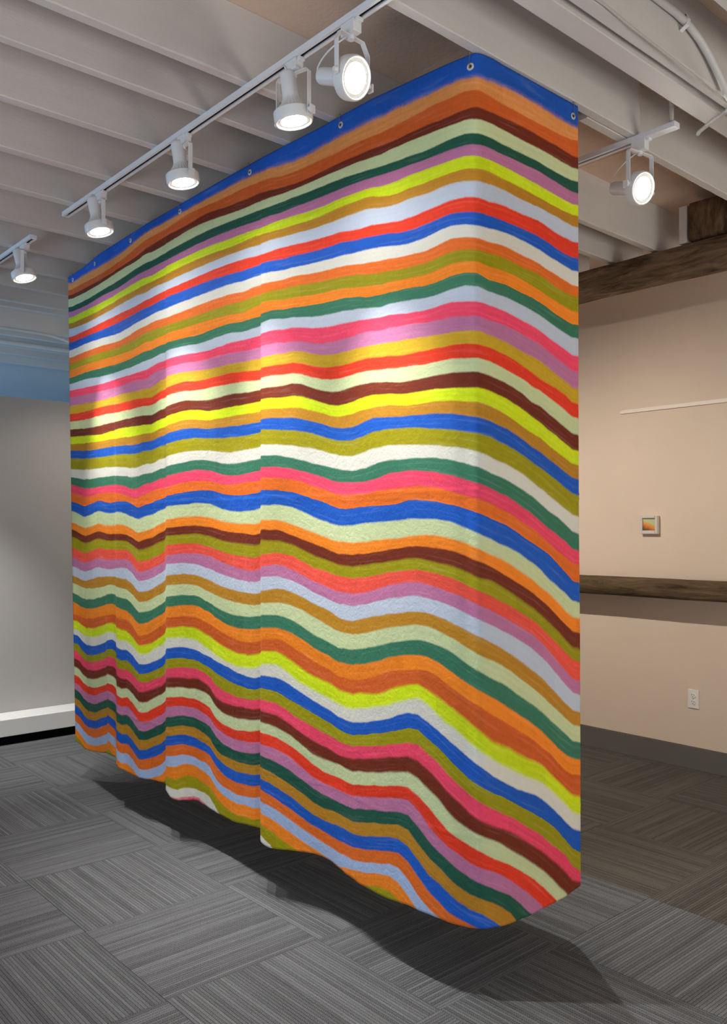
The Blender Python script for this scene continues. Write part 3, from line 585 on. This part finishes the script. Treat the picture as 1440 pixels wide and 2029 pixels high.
 "1O1O1O1N1M1M1M1M1N1N1L1I1E1A1A191715171C1I1N1U1U1L1M1U1Q1E1F1G1G1G1D1D1I1L1Q1U1W1W1V1U1T1T1S1Q1P1P1M1D1I1S1P1M1N1P1Q1P1L1J1L1O1M1L1M1U1Z1a1d1g1l1R1Q1R1W1c1g1g1j1j1k1q1u",
 "2323211y1w1t1q1o1l1j1h1d1a1Y1Y1Z1X1S1V1f1q1z20212425251t1Q1P1P1P1Q1R1T1Z1c1e1d1e1f1h1i1h1d1i1v1k1b1V1P1S1X1S1P1L1K1L1N1O1L1F1A1D1G1C191A1D1G1K1H1d1b1T1P1L1I1N1T1O1L1P1R",
 "1y1x1u1r1p1o1n1o1o1p1q1r1r1p1n1g1d1b1b1c1e1f1d1b1a1Y1V1Y1h1d1Z1V1U1X1W1O1K1N1U1a1f1l1q1s1o1j1V1V1X1c1n1n1i1p1w1u1v1u1s1o1g1Y1S1O1M1O1Q1U1Z1a1U1V1V1W1b1b1Z1Y1Y1g1x292C2F",
 "1l1l1i1h1f1e1e1e1e1e1f1g1g1e1c1V1U1a1b1Z1W1V1Z1b1a1X1S1P1I1L1P1S1X1a1g1r1w1u1n1i1f1b1Y1X1Z1X1Q1U1X1W1O1M1P1S1Q1S1R1P1M1M1N1Q1U1W1X1U1S1R1P1Q1X1W1V1V1R1R1U1a1c1W1V1W1W1X",
 "1p1p1p1o1n1n1o1p1p1n1h1V1I1H1N1f1r1s1s1p1n1m1q1s1n1k1i1j1k1j1i1h1g1f1f1f1g1i1l1m1k1h1e1c1c1g1r1h1Z1U1T1S1Q1L1N1l1q1o1k1b1c1i1l1l1k1h1b1a1e1j1n1i1q1s21282H2L2F2J2F282120",
 "1P1O1M1M1P1V1c1l1t1x1u1l1Z1U1W1a1f1k1l1j1h1f1g1f1c1c1f1e1a1Z1Y1Y1Y1Z1c1i1l1k1g1e1e1e1e1c1Y1a1e1l1r1r1j1d1e1q1v1g1Y1a1h1n1k1b1W1T1R1R1S1W1c1g1m1v1n1m1m1r1r1r1w1t1k1d1b1b",
 "1v212628282725221y1u1p1i1c1a1c1g1h1c1b1e1h1j1g1g1n1n1i1j1n1l1j1h1e1Z1X1Z1c1j1r1u1t1p1k1f1b1b1Z1Z1a1f1r262H2A22201w1q1k1i1k1n1l1i1g1d1e1a1T1X1h1f1u1s1s1t1r1o1m1q1o1o1r1t",
 "1h1k1m1m1m1k1i1g1f1e1f1h1k1o1o1o1t2426231z1v1r1l1d1d1h1f1a1a1Z1Z1Y1W1V1T1T1Y1e1i1k1m1n1l1i1h1h1i1j1k1j1f1c1f1g1i1m1o1n1n1m1h1Z1Y1b1d1d1m1z2521211y272C2623252A282J2H1z1t",
 "2U261z1w1v1t1q1p1p1p1q1w1y1r1q1n1c1U1X1f1p24261y1w1s1m1k1e1f1g1h1k1p1p1i1c1a1a1b1e1i1m1o1l1g1U1R1Q1U1h1l1j1j1g1k1l1n1p1j1f1d1c1d1e1c1U1W1d1d1h1f1l1f1g1i1g1g1j1W1d1m1o1l",
 "191E1V1h1o1r1u1v1u1p1i1b1V1W1a1m1v1z1w1p1g1Z1a1i1u1t1i1h1e1d1b1a1a1c1h1q1w1y1w1u1t1r1o1m1k1i1a1b1d1j1x221w1j1d1d1k1g1Z1o232A231p1c1c272G27282I2Y2p2q2T2U2T2F1v2C23222M2c",
 "1h1h1e1b1a1b1c1e1f1f1f1e1b1e1j1z1x1g1Z1S1M1J1T1Z19181N1Q1a1c1f1i1l1o1t1z24252422201y1v1t1u1r1j1k1m1q201v1l1v231q1l1o1r1g1U1U1k1k1d1S1V1u261z23201q1v262121221v1m1i1l1t1z",
 "10161L1W1b1d1d1d1d1d1d1b1Q1J1L1R1U1U1X1c1h1k1e1e2229251x1e1X1S1S1R1S1O1B100n0d0b0h0p0y181I1K1R1X1b1V17151I1N1K1W1X1Y1a1d1a1V1T1N1R1k1u1Z1b1k1c1a1i1h1l1l1a1W1j1m1t1v1q1o",
 "1c1h1o1s1s1p1l1i1g1f1e1e1c1g1j1r1u1r1p1m1i1e1a1X1T1T1W1Y1e1d1d1h1j1d1a1b1e1l1t1z1t1l1j1i1d1e1g1n1u1y1x1o1c1Y1a1X1c1a1U1Q1S1V1T1f1e1h1k1p1t252E241i1Z1a1d1r25251x1x1z2F2S",
 "1X1Y1U1Q1N1K1I1G1F1F1G1I1M1U1V1W1X1W1T1O1J1G1P1X1R1T1b1Z1S1U1V1Q1L1I1G1B1I1n1w1o1m1l1e1U1R1U1a1W1U1X1j1l1j1i1a1W1N1J1I1K1O1S1T1X1a1Z1d1e1h1e1Z1a1i1p1i1g1k1o1t2C1y1h1y2J",
 "1S1U1T1S1U1X1b1f1g1f1c1a1X1Y1Y1W1a1h1j1l1m1l1b1Q1T1S1P1P1O1Q1V1e1i1W1P1U1b1n1n1g1W1M1F1C1H1K1S1U1X1Y1Y1d1i1f1h1f1Z1V1V1W1R1M1N1R1W1m1g1t1y1r1w1v1g1Y1Z1X1a1d1e1W1f1u1X13",
 "1Z1d1g1i1g1e1b1Z1X1V1U1V1a1l1m1r1l1W1V1X1b1h1o1q1f1W1O1S1c1a1Y1V1W1d1d1R1J1K1U1f1i1i1h1f1X1W1U1Y1c1Y1K1U1l1g1T171P1X1W1X1d1i1h1e1l1w271y20281r1Y1U1a1r1w1w1y23272J2I2G2I",
 "1a1a1W1T1U1W1Z1c1e1f1g1e1Z1Y1Z1a1Z1V1V1X1Z1c1f1g1g1e1b1a1X1V1T1R1S1a1h1m1o1n1i1c1g1l1i1b1W1T1N1K1I1I1J1F1G1V1e1j1a1Y1a1X1T1T1Z1X1e1o1q29221n1X1d1w1q1X1a1X1Z1h1n1q1r1g1d",
 "1b1d1b1Z1W1U1S1Q1L1F1A191I1V1V1W1X1X1W1W1V1U1V1Z1l1n1k1f1S1S1R1P1N1O1R1X1W1K1I1N1M1L1R1Y1Y1Y1X1W1X1Y1b1f1f1U1Q1T1P1M1L1K1M1L1G1Q1L1b1z1u1j1Z1m1h1J1O1e1g1o212B281q1V1O1R",
 "191F1N1S1W1Z1b1d1e1e1d1c1X1V1T1O1Q1X1Z1a1c1c1b1X1R1P1Q1U1d1c1Z1V1T1V1U1L1I1P1V1Y1c1e1c1Y1W1W1V1a1f1h1g1X1N1P1U1T1X1W1U1U1T1U1Y1U1g1q1d1T1P1d1c1Y1m1l1b1i1v221w1i1Q1N1Q1S",
 "1g1j1j1i1g1d1b1Z1X1V1U1U1T1Z1b1f1g1e1c1a1X1V1T1U1Z1d1f1e1b1Y1V1W1Y1X1a1g1n1x1t1h1a1X1Y1c1f1c1W1d1k1n1n1m1p1m1W1S1U1a1e1X1U1U1U1S1d1q1l1e1k1n1j1b1T1Z1o2G281m1T1M1N1P1Q1S",
 "1I1Q1Z1d1c1Z1W1U1V1X1a1a1V1U1U1S1Y1h1i1h1f1d1d1b1V1T1U1S1O1O1P1N1O1W1Z1S1J13161J1Q1T1P1J1L1O1V1U1U1V1X1d1a1T1e1X1Q1R1V1a1Y1R1N1a1p1i1t1g1Y1Y1Y1U1s2A261V1K1K1M1N1O1P1Q1S",
 "1g1g1b1Y1Y1Y1Z1Z1Y1X1V1U1Q1X1Z1f1g1e1e1f1h1h1c1Z1m1n1i1e1V1V1W1W1V1R1N1I1I1S1Z1d1c1b1c1c1Z1X1S1V1Z1b1c1V1O1Q1Z1q1k1c1Y1a1a1c1e1T1g1n1n20281o1b1e1U1B13131414171C18140z0y",
 "1W1Z1Y1Y1b1d1g1i1k1n1n1j1X1Z1a1f1g1e1d1a1X1X1g1q1m1l1k1h1Z1d1j1e1a1c1f1f1k201w1i1g1j1i1g1e1d1Z1R1M1L1S1P1M1S1R1T1U1W1Y1S1S1S1N1h1v241n1f1R1L19140c0Y1G1G1H1I1J1K1L1M1N1O",
 "1N1Z1k1n1i1a1T1Q1R1U1Y1a1Z1d1c1b1g1m1l1f1Z1T1S1V1b1f1i1f1W1a1e1T1J1F1I1V1W1E1C1K1I1E1E1G1P1R1W1Y1a1b1Y1W1W1Z1c1g1O1C181D1B191I1d1k1i1W140y0u0s0r0r1J1G1H1I1I1J1K1L1M1N1O",
 "1D1H1J1K1M1N1P1Q1Q1Q1R1S1V1g1g1j1n1n1j1a1R1K1R1X1J1J1T1Y1m1r1y1x1u1q1l1j1d1R1T1d1h1j1i1e1b1Z1T1a1g1k1k1i1k1t1u1n1p1m1f1X1S1X1l1r1k1614140z0u0s0r0r1P1G1H1I1I1J1K1L1M1N1O",
 "1f1g1b1Y1X1W1V1U1S1Q1Q1T1e1n1l1f1e1e1e1e1e1c1V1R1b1d1Z1V1K1S1f1n1r1r1l1X1T1k252N2Z2h2s2u2P291R1y2R2d2S2Q2V2M26202324231s211z1W1M160z0t0t0s0s0s0r0r191G1H1I1I1J1K1L1M1N10",
 "2J2O2O2M2K2J2I2G2F2E2D2C2B2F2D262525252h2B1g1R1P1P1O1O1P1S1L1E1M1R19151Z1t1t1c1H1D1F1C1D1b1W1K0C0C1Z1Z1Y1Y1X1W1V1T1S1R1P1O1N1M1L1J1I1I1H1G1G1G1F1F1G1G1H1I1I1J1K1L1M0j00",
]
NODE_S=[0.0, 0.0869, 0.3034, 0.504, 0.6104, 0.6408, 0.7354, 0.8422, 1.0011, 1.1174, 1.2154, 1.2473, 1.3313, 1.4214, 1.5023, 1.5901, 1.6736, 1.7809, 1.9535, 2.0614, 2.0935, 2.1795, 2.2335, 2.302, 2.4138, 2.5238, 2.6149, 2.7104, 2.8364, 2.9661, 3.0533, 3.1345, 3.204, 3.2523, 3.2946, 3.3391, 3.4138, 3.5396, 3.6805, 3.7723, 3.8272, 3.8683, 4.1204, 4.6307, 5.232, 5.9327, 6.5334, 7.0189]
NODES=[[2.11, 5.113, 2.1, 4.9767], [2.105, 4.9886, 2.135, 4.9421], [2.0863, 4.7594, 2.12, 4.7396], [2.0593, 4.5382, 2.1, 4.5624], [2.0558, 4.4411, 2.088, 4.4474], [2.0541, 4.3936, 2.1, 4.4415], [2.0518, 4.3336, 2.052, 4.3218], [2.0469, 4.204, 2.07, 4.2397], [2.0407, 4.0492, 2.055, 4.0776], [2.0364, 3.9055, 2.082, 3.9929], [2.0354, 3.81, 2.085, 3.8924], [2.035, 3.7737, 2.09, 3.8654], [2.0346, 3.7429, 2.03, 3.7419], [2.0334, 3.6379, 2.045, 3.6684], [2.0321, 3.5321, 2.08, 3.6248], [2.0308, 3.4257, 2.105, 3.5601], [2.03, 3.3414, 2.11, 3.4776], [2.03, 3.2363, 2.11, 3.3681], [2.03, 3.0806, 2.095, 3.1792], [2.03, 2.9857, 2.08, 3.0592], [2.03, 2.9525, 2.085, 3.0287], [2.03, 2.9306, 2.005, 2.9017], [2.0322, 2.8762, 2.01, 2.8483], [2.0354, 2.7969, 2.035, 2.7964], [2.0405, 2.6769, 2.06, 2.6959], [2.0451, 2.5562, 2.085, 2.5999], [2.0454, 2.4662, 2.09, 2.508], [2.0457, 2.3826, 2.07, 2.4024], [2.0478, 2.2718, 2.045, 2.2634], [2.0589, 2.1533, 2.035, 2.1233], [2.0665, 2.0767, 2.035, 2.0259], [2.0746, 1.9987, 2.045, 1.9427], [2.0826, 1.926, 2.06, 1.8785], [2.0914, 1.874, 2.085, 1.8423], [2.1025, 1.834, 2.0926, 1.8], [2.1456, 1.822, 2.1331, 1.782], [2.2326, 1.822, 2.1944, 1.77], [2.3673, 1.822, 2.3109, 1.762], [2.5107, 1.822, 2.4494, 1.765], [2.6074, 1.822, 2.5361, 1.768], [2.652, 1.826, 2.6, 1.78], [2.662, 1.862, 2.628, 1.815], [2.66, 2.1, 2.655, 2.08], [2.66, 2.6, 2.63, 2.6], [2.66, 3.2, 2.685, 3.2], [2.66, 3.9, 2.64, 3.9], [2.66, 4.5, 2.68, 4.5], [2.66, 5.02, 2.65, 4.95]]

AL = '0123456789ABCDEFGHIJKLMNOPQRSTUVWXYZabcdefghijklmnopqrstuvwxyz'
AV = {c: i for i, c in enumerate(AL)}
DEP = np.array([[(AV[r[2*i]]*62+AV[r[2*i+1]])/2000.0 for i in range(len(COLS))] for r in STRIPE_DEPTHS])
SC = np.array(COLS)
ZB = 1.535-np.cumsum(DEP, axis=0)          # lower edge of each stripe, above eye level
ZH = np.array(HEM_Z)
def hspline(s, x, y):
    h = np.diff(x); d = np.diff(y)/h; m = np.zeros(len(x)); m[0] = d[0]; m[-1] = d[-1]
    m[1:-1] = (d[:-1]*h[1:]+d[1:]*h[:-1])/(h[:-1]+h[1:])
    i = np.clip(np.searchsorted(x, s)-1, 0, len(x)-2); t = (s-x[i])/h[i]; t2 = t*t; t3 = t2*t
    return (2*t3-3*t2+1)*y[i]+(t3-2*t2+t)*h[i]*m[i]+(-2*t3+3*t2)*y[i+1]+(t3-t2)*h[i]*m[i+1]
NS = np.array(NODE_S); NP = np.array(NODES)
def plan(s, z):
    a = np.clip((1.535-z)/2.81, 0, 1.05)**1.15
    q = [hspline(s, NS, NP[:, c]) for c in range(4)]
    return q[0]+(q[2]-q[0])*a, q[1]+(q[3]-q[1])*a
NV = 380
s = np.concatenate([np.linspace(0, SC[-1], 520), np.linspace(SC[-1], NS[-1], 161)[1:]])
NU = len(s)
hemz = np.interp(s, SC, ZH)
v = np.linspace(0, 1, NV)[:, None]
S2 = np.repeat(s[None, :], NV, 0)
Z2 = 1.535+(hemz[None, :]-1.535)*v
Xc, Yc = plan(S2.ravel(), Z2.ravel()); Xc = Xc.reshape(NV, NU); Yc = Yc.reshape(NV, NU)
# stripe coordinate of every vertex
T2 = np.zeros((NV, NU)); kk = np.arange(0, ZB.shape[0]+1)
for j in range(NU):
    zb = np.array([np.interp(s[j], SC, ZB[k]) for k in range(ZB.shape[0])])
    zz = np.concatenate([[1.60], zb]); zz = zz[::-1]; kt = kk[::-1].astype(float)
    last = zz[0]; zz = np.concatenate([[last-.3], zz]); kt = np.concatenate([[ZB.shape[0]+1], kt])
    T2[:, j] = np.interp(Z2[:, j], zz, kt)
# fine hanging pleats and creases, pushed along the cloth's normal
dXs = np.gradient(Xc, axis=1); dYs = np.gradient(Yc, axis=1); nl = np.hypot(dXs, dYs)+1e-9
nx_, ny_ = -dYs/nl, dXs/nl
rng = np.random.RandomState(3)
def noise1(x, seed, f):
    r = np.random.RandomState(seed).rand(4096); xx = x*f; i = np.floor(xx).astype(int); t = xx-i; t = t*t*(3-2*t)
    return r[i % 4096]*(1-t)+r[(i+1) % 4096]*t
depth = (1.535-Z2)/2.8
am = np.clip(depth*1.6-.15, 0, 1)*(0.4+0.6*np.clip((2.6-S2)/1.2, 0, 1))
dn = am*(.0045*(noise1(S2+Z2*.015, 1, 22)-.5)+.0030*(noise1(S2-Z2*.02, 2, 47)-.5))
dn += .0045*np.clip(depth, 0, 1)*(noise1(S2*1.0+Z2*.35, 5, 7)-.5)
for (zc, amp, wd) in ((.128, .0022, .004), (.112, .0016, .003), (-.985, .0012, .004)):
    wob = .010*(noise1(S2, 9, 1.3)-.5)
    dn -= amp*np.exp(-((Z2-zc-wob)/wd)**2)*np.clip((S2-.05)/.3, 0, 1)*np.clip((4.35-S2)/.3, 0, 1)
Xc = Xc+nx_*dn; Yc = Yc+ny_*dn
# the top hem rises a little to every grommet
GR = [5.035, 4.648, 4.149, 3.616, 3.023, 2.445]
co = np.stack([Xc, Yc, Z2+EYE], -1).reshape(-1, 3)
idx = np.arange(NV*NU).reshape(NV, NU)
quads = np.stack([idx[:-1, :-1], idx[1:, :-1], idx[1:, 1:], idx[:-1, 1:]], -1).reshape(-1, 4)
me = bpy.data.meshes.new('painted_cloth')
me.vertices.add(len(co)); me.vertices.foreach_set('co', co.ravel())
me.loops.add(quads.size); me.loops.foreach_set('vertex_index', quads.ravel())
me.polygons.add(len(quads)); me.polygons.foreach_set('loop_start', np.arange(0, quads.size, 4)); 
me.update(calc_edges=True)
uv = me.uv_layers.new(name='weave'); uvv = np.stack([S2, T2/64.0], -1).reshape(-1, 2)
uv.data.foreach_set('uv', uvv[quads.ravel()].ravel())
me.polygons.foreach_set('use_smooth', np.ones(len(quads), bool))
me.validate(); me.update()

def cloth_material():
    m, nt, b = nodes_of('painted stripes')
    u = N(nt, 'ShaderNodeUVMap'); u.uv_map = 'weave'
    s_ = N(nt, 'ShaderNodeSeparateXYZ'); L(nt, u.outputs[0], s_.inputs[0])
    tc = N(nt, 'ShaderNodeTexCoord')
    t0 = math_n(nt, 'MULTIPLY', s_.outputs[1], 64.0)
    n1 = N(nt, 'ShaderNodeTexNoise'); n1.inputs['Scale'].default_value = 140; n1.inputs['Detail'].default_value = 3; L(nt, tc.outputs['Object'], n1.inputs['Vector'])
    n2 = N(nt, 'ShaderNodeTexNoise'); n2.inputs['Scale'].default_value = 17; n2.inputs['Detail'].default_value = 2; L(nt, tc.outputs['Object'], n2.inputs['Vector'])
    t = math_n(nt, 'ADD', t0, math_n(nt, 'MULTIPLY_ADD', n1.outputs[0], .07, -.035))
    t = math_n(nt, 'ADD', t, math_n(nt, 'MULTIPLY_ADD', n2.outputs[0], .13, -.065))
    col = None
    for r in range(4):
        ks = list(range(r*16, min(r*16+16, len(STRIPES))))
        rp = N(nt, 'ShaderNodeValToRGB'); cr = rp.color_ramp; cr.interpolation = 'LINEAR'
        stops = []
        for k in ks:
            e0 = SOFT.get(k-1, .015)*.62; e1 = SOFT.get(k, .015)*.62
            if k == ks[0]: e0 = .001
            if k == ks[-1]: e1 = .001
            c = lin(*PAL[STRIPES[k]])
            stops += [((k-r*16+e0)/16, c), ((k-r*16+1-e1)/16, c)]
        cr.elements[0].position, cr.elements[0].color = stops[0]
        cr.elements[1].position, cr.elements[1].color = min(stops[-1][0], 1.0), stops[-1][1]
        for p_, c in stops[1:-1]:
            e = cr.elements.new(p_); e.color = c
        f = math_n(nt, 'MULTIPLY_ADD', t, 1/16, -r); L(nt, f, rp.inputs[0])
        if col is None: col = rp.outputs[0]
        else:
            mx = N(nt, 'ShaderNodeMix'); mx.data_type = 'RGBA'
            L(nt, math_n(nt, 'GREATER_THAN', t, float(r*16)), mx.inputs['Factor'])
            L(nt, col, mx.inputs['A']); L(nt, rp.outputs[0], mx.inputs['B']); col = mx.outputs['Result']
    # each stripe was brushed in lengths that differ a little in thickness of paint
    k = math_n(nt, 'FLOOR', t)
    ph = math_n(nt, 'FRACT', math_n(nt, 'MULTIPLY', k, .618))
    seg = math_n(nt, 'FLOOR', math_n(nt, 'ADD', math_n(nt, 'MULTIPLY', s_.outputs[0], 2.1), math_n(nt, 'MULTIPLY', ph, 3.0)))
    cmb = N(nt, 'ShaderNodeCombineXYZ'); L(nt, seg, cmb.inputs[0]); L(nt, k, cmb.inputs[1])
    wn = N(nt, 'ShaderNodeTexWhiteNoise'); wn.noise_dimensions = '2D'; L(nt, cmb.outputs[0], wn.inputs['Vector'])
    br = N(nt, 'ShaderNodeCombineXYZ'); L(nt, math_n(nt, 'MULTIPLY', s_.outputs[0], 5.0), br.inputs[0]); L(nt, math_n(nt, 'MULTIPLY', t0, 4.5), br.inputs[1])
    n3 = N(nt, 'ShaderNodeTexNoise'); n3.inputs['Scale'].default_value = 1.0; n3.inputs['Detail'].default_value = 4; L(nt, br.outputs[0], n3.inputs['Vector'])
    n4 = N(nt, 'ShaderNodeTexNoise'); n4.inputs['Scale'].default_value = 55; n4.inputs['Detail'].default_value = 4; L(nt, tc.outputs['Object'], n4.inputs['Vector'])
    g = math_n(nt, 'ADD', math_n(nt, 'MULTIPLY_ADD', wn.outputs['Value'], .13, .935), math_n(nt, 'MULTIPLY_ADD', n3.outputs[0], .40, -.20))
    g = math_n(nt, 'ADD', g, math_n(nt, 'MULTIPLY_ADD', n4.outputs[0], .26, -.13))
    # darker paints show their brushing more, pale ones hardly
    hsv = N(nt, 'ShaderNodeSeparateColor'); hsv.mode = 'HSV'; L(nt, col, hsv.inputs[0])
    sat = math_n(nt, 'MULTIPLY_ADD', hsv.outputs[1], .85, .15)
    g = math_n(nt, 'ADD', math_n(nt, 'MULTIPLY', math_n(nt, 'SUBTRACT', g, 1.0), sat), 1.0)
    vm = N(nt, 'ShaderNodeVectorMath'); vm.operation = 'SCALE'; L(nt, col, vm.inputs[0]); L(nt, g, vm.inputs['Scale'])
    # thin paint lets pale cotton through
    mx = N(nt, 'ShaderNodeMix'); mx.data_type = 'RGBA'; L(nt, vm.outputs[0], mx.inputs['A']); mx.inputs['B'].default_value = (.62, .60, .55, 1)
    thin = N(nt, 'ShaderNodeMapRange'); thin.inputs[1].default_value = .56; thin.inputs[2].default_value = .80; thin.inputs[3].default_value = 0; thin.inputs[4].default_value = .13
    L(nt, n3.outputs[0], thin.inputs[0]); L(nt, thin.outputs[0], mx.inputs['Factor'])
    L(nt, mx.outputs['Result'], b.inputs['Base Color'])
    # crumpled cotton
    cr1 = N(nt, 'ShaderNodeTexNoise'); cr1.inputs['Scale'].default_value = 38; cr1.inputs['Detail'].default_value = 6; cr1.inputs['Roughness'].default_value = .62; cr1.inputs['Distortion'].default_value = .7
    L(nt, tc.outputs['Object'], cr1.inputs['Vector'])
    vo = N(nt, 'ShaderNodeTexVoronoi'); vo.feature = 'DISTANCE_TO_EDGE'; vo.inputs['Scale'].default_value = 5.5
    dsp = N(nt, 'ShaderNodeVectorMath'); dsp.operation = 'ADD'; L(nt, tc.outputs['Object'], dsp.inputs[0])
    nd = N(nt, 'ShaderNodeTexNoise'); nd.inputs['Scale'].default_value = 4; L(nt, tc.outputs['Object'], nd.inputs['Vector'])
    L(nt, nd.outputs['Color'], dsp.inputs[1]); L(nt, dsp.outputs[0], vo.inputs['Vector'])
    ed = N(nt, 'ShaderNodeMapRange'); ed.inputs[1].default_value = 0; ed.inputs[2].default_value = .035; ed.inputs[3].default_value = .55; ed.inputs[4].default_value = 0
    L(nt, vo.outputs[0], ed.inputs[0])
    hgt = math_n(nt, 'ADD', cr1.outputs[0], math_n(nt, 'MULTIPLY', ed.outputs[0], .05))
    bp = N(nt, 'ShaderNodeBump'); bp.inputs['Strength'].default_value = .42; bp.inputs['Distance'].default_value = .006
    L(nt, hgt, bp.inputs['Height']); L(nt, bp.outputs[0], b.inputs['Normal'])
    b.inputs['Roughness'].default_value = .72; b.inputs['Specular IOR Level'].default_value = .22
    return m
cloth_thing = thing('striped_hanging', 'huge hanging cloth painted with many wavy multicoloured stripes, hung from the ceiling joists', 'textile', (2.05, 1.83, 3.035))
cl = bpy.data.objects.new('painted_cloth', me); COL.objects.link(cl); me.materials.append(cloth_material()); cl.parent = cloth_thing
cl.matrix_parent_inverse = Matrix.Translation(-cloth_thing.location)
sm = cl.modifiers.new('thickness', 'SOLIDIFY'); sm.thickness = .0011; sm.offset = 0

# grommets along the top hem, each on its hook
def at_top(s_val, dz):
    x, y = plan(np.array([s_val]), np.array([1.535-dz])); x2, y2 = plan(np.array([s_val+.01]), np.array([1.535-dz]))
    t = Vector((float(x2[0]-x[0]), float(y2[0]-y[0]), 0)).normalized()
    return Vector((float(x[0]), float(y[0]), 1.535-dz+EYE)), t
SY = np.linspace(0, SC[-1], 2000); PX_, PY_ = plan(SY, np.full(2000, 1.50))
def s_at_y(y): 
    i = np.argmin(np.abs(PY_[PX_ < 2.115]-y)); return float(SY[PX_ < 2.115][i])
spots = [(s_at_y(y), .034) for y in GR]
i = int(np.argmin((PX_-2.099)**2+(PY_-1.852)**2)); spots.append((float(SY[i]), .040))
i = int(np.argmin((PX_-2.615)**2+(PY_-1.82)**2)); spots.append((float(SY[i]), .045))
WH = ['at the far left end of the hem', 'second from the left end of the hem', 'third from the left end of the hem', 'fourth from the left end of the hem',
      'fifth from the left, above the long fold', 'nearest the largest spotlight', 'at the front corner of the cloth', 'at the right-hand end of the hem']
for (sv, dz), wh in zip(spots, WH):
    p0, tt = at_top(sv, dz)
    out = Vector((0, 0, 1)).cross(tt).normalized()
    if out.dot(Vector((-1, -1, 0))) < 0: out = -out
    MB().lathe([(.0058, .0030), (.0085, .0036), (.0118, .0026), (.0124, .0010), (.0124, -.0010), (.0118, -.0026), (.0085, -.0036), (.0058, -.0030), (.0052, 0), (.0058, .0030)], p0, out, 24).build('grommet', M['brass'], cloth_thing, smooth=True)
    hole = MB().lathe([(.0001, .0016), (.0057, .0016), (.0057, -.0016), (.0001, -.0016)], p0, out, 16).build('eyelet_hole', M['dark'], cloth_thing)
    top = Vector((p0.x, p0.y, JZ+.003))+out*.006
    pts = [top, Vector((top.x, top.y, p0.z+.012))+out*.001, p0+out*.009+Vector((0, 0, .006)), p0+out*.008+Vector((0, 0, -.003)), p0+out*.003+Vector((0, 0, -.006)), p0-out*.004+Vector((0, 0, -.005))]
    hk = MB().tube(pts, .0013, 7).lathe([(0, 0), (.004, 0), (.004, .0015), (0, .0015)], top-Vector((0, 0, .006)), (0, 0, 1), 10).build('cloth_hook', M['steel'], smooth=True)
    tag(hk, 'little wire hook holding the striped cloth '+wh, 'hook', 'hooks along the top of the cloth')
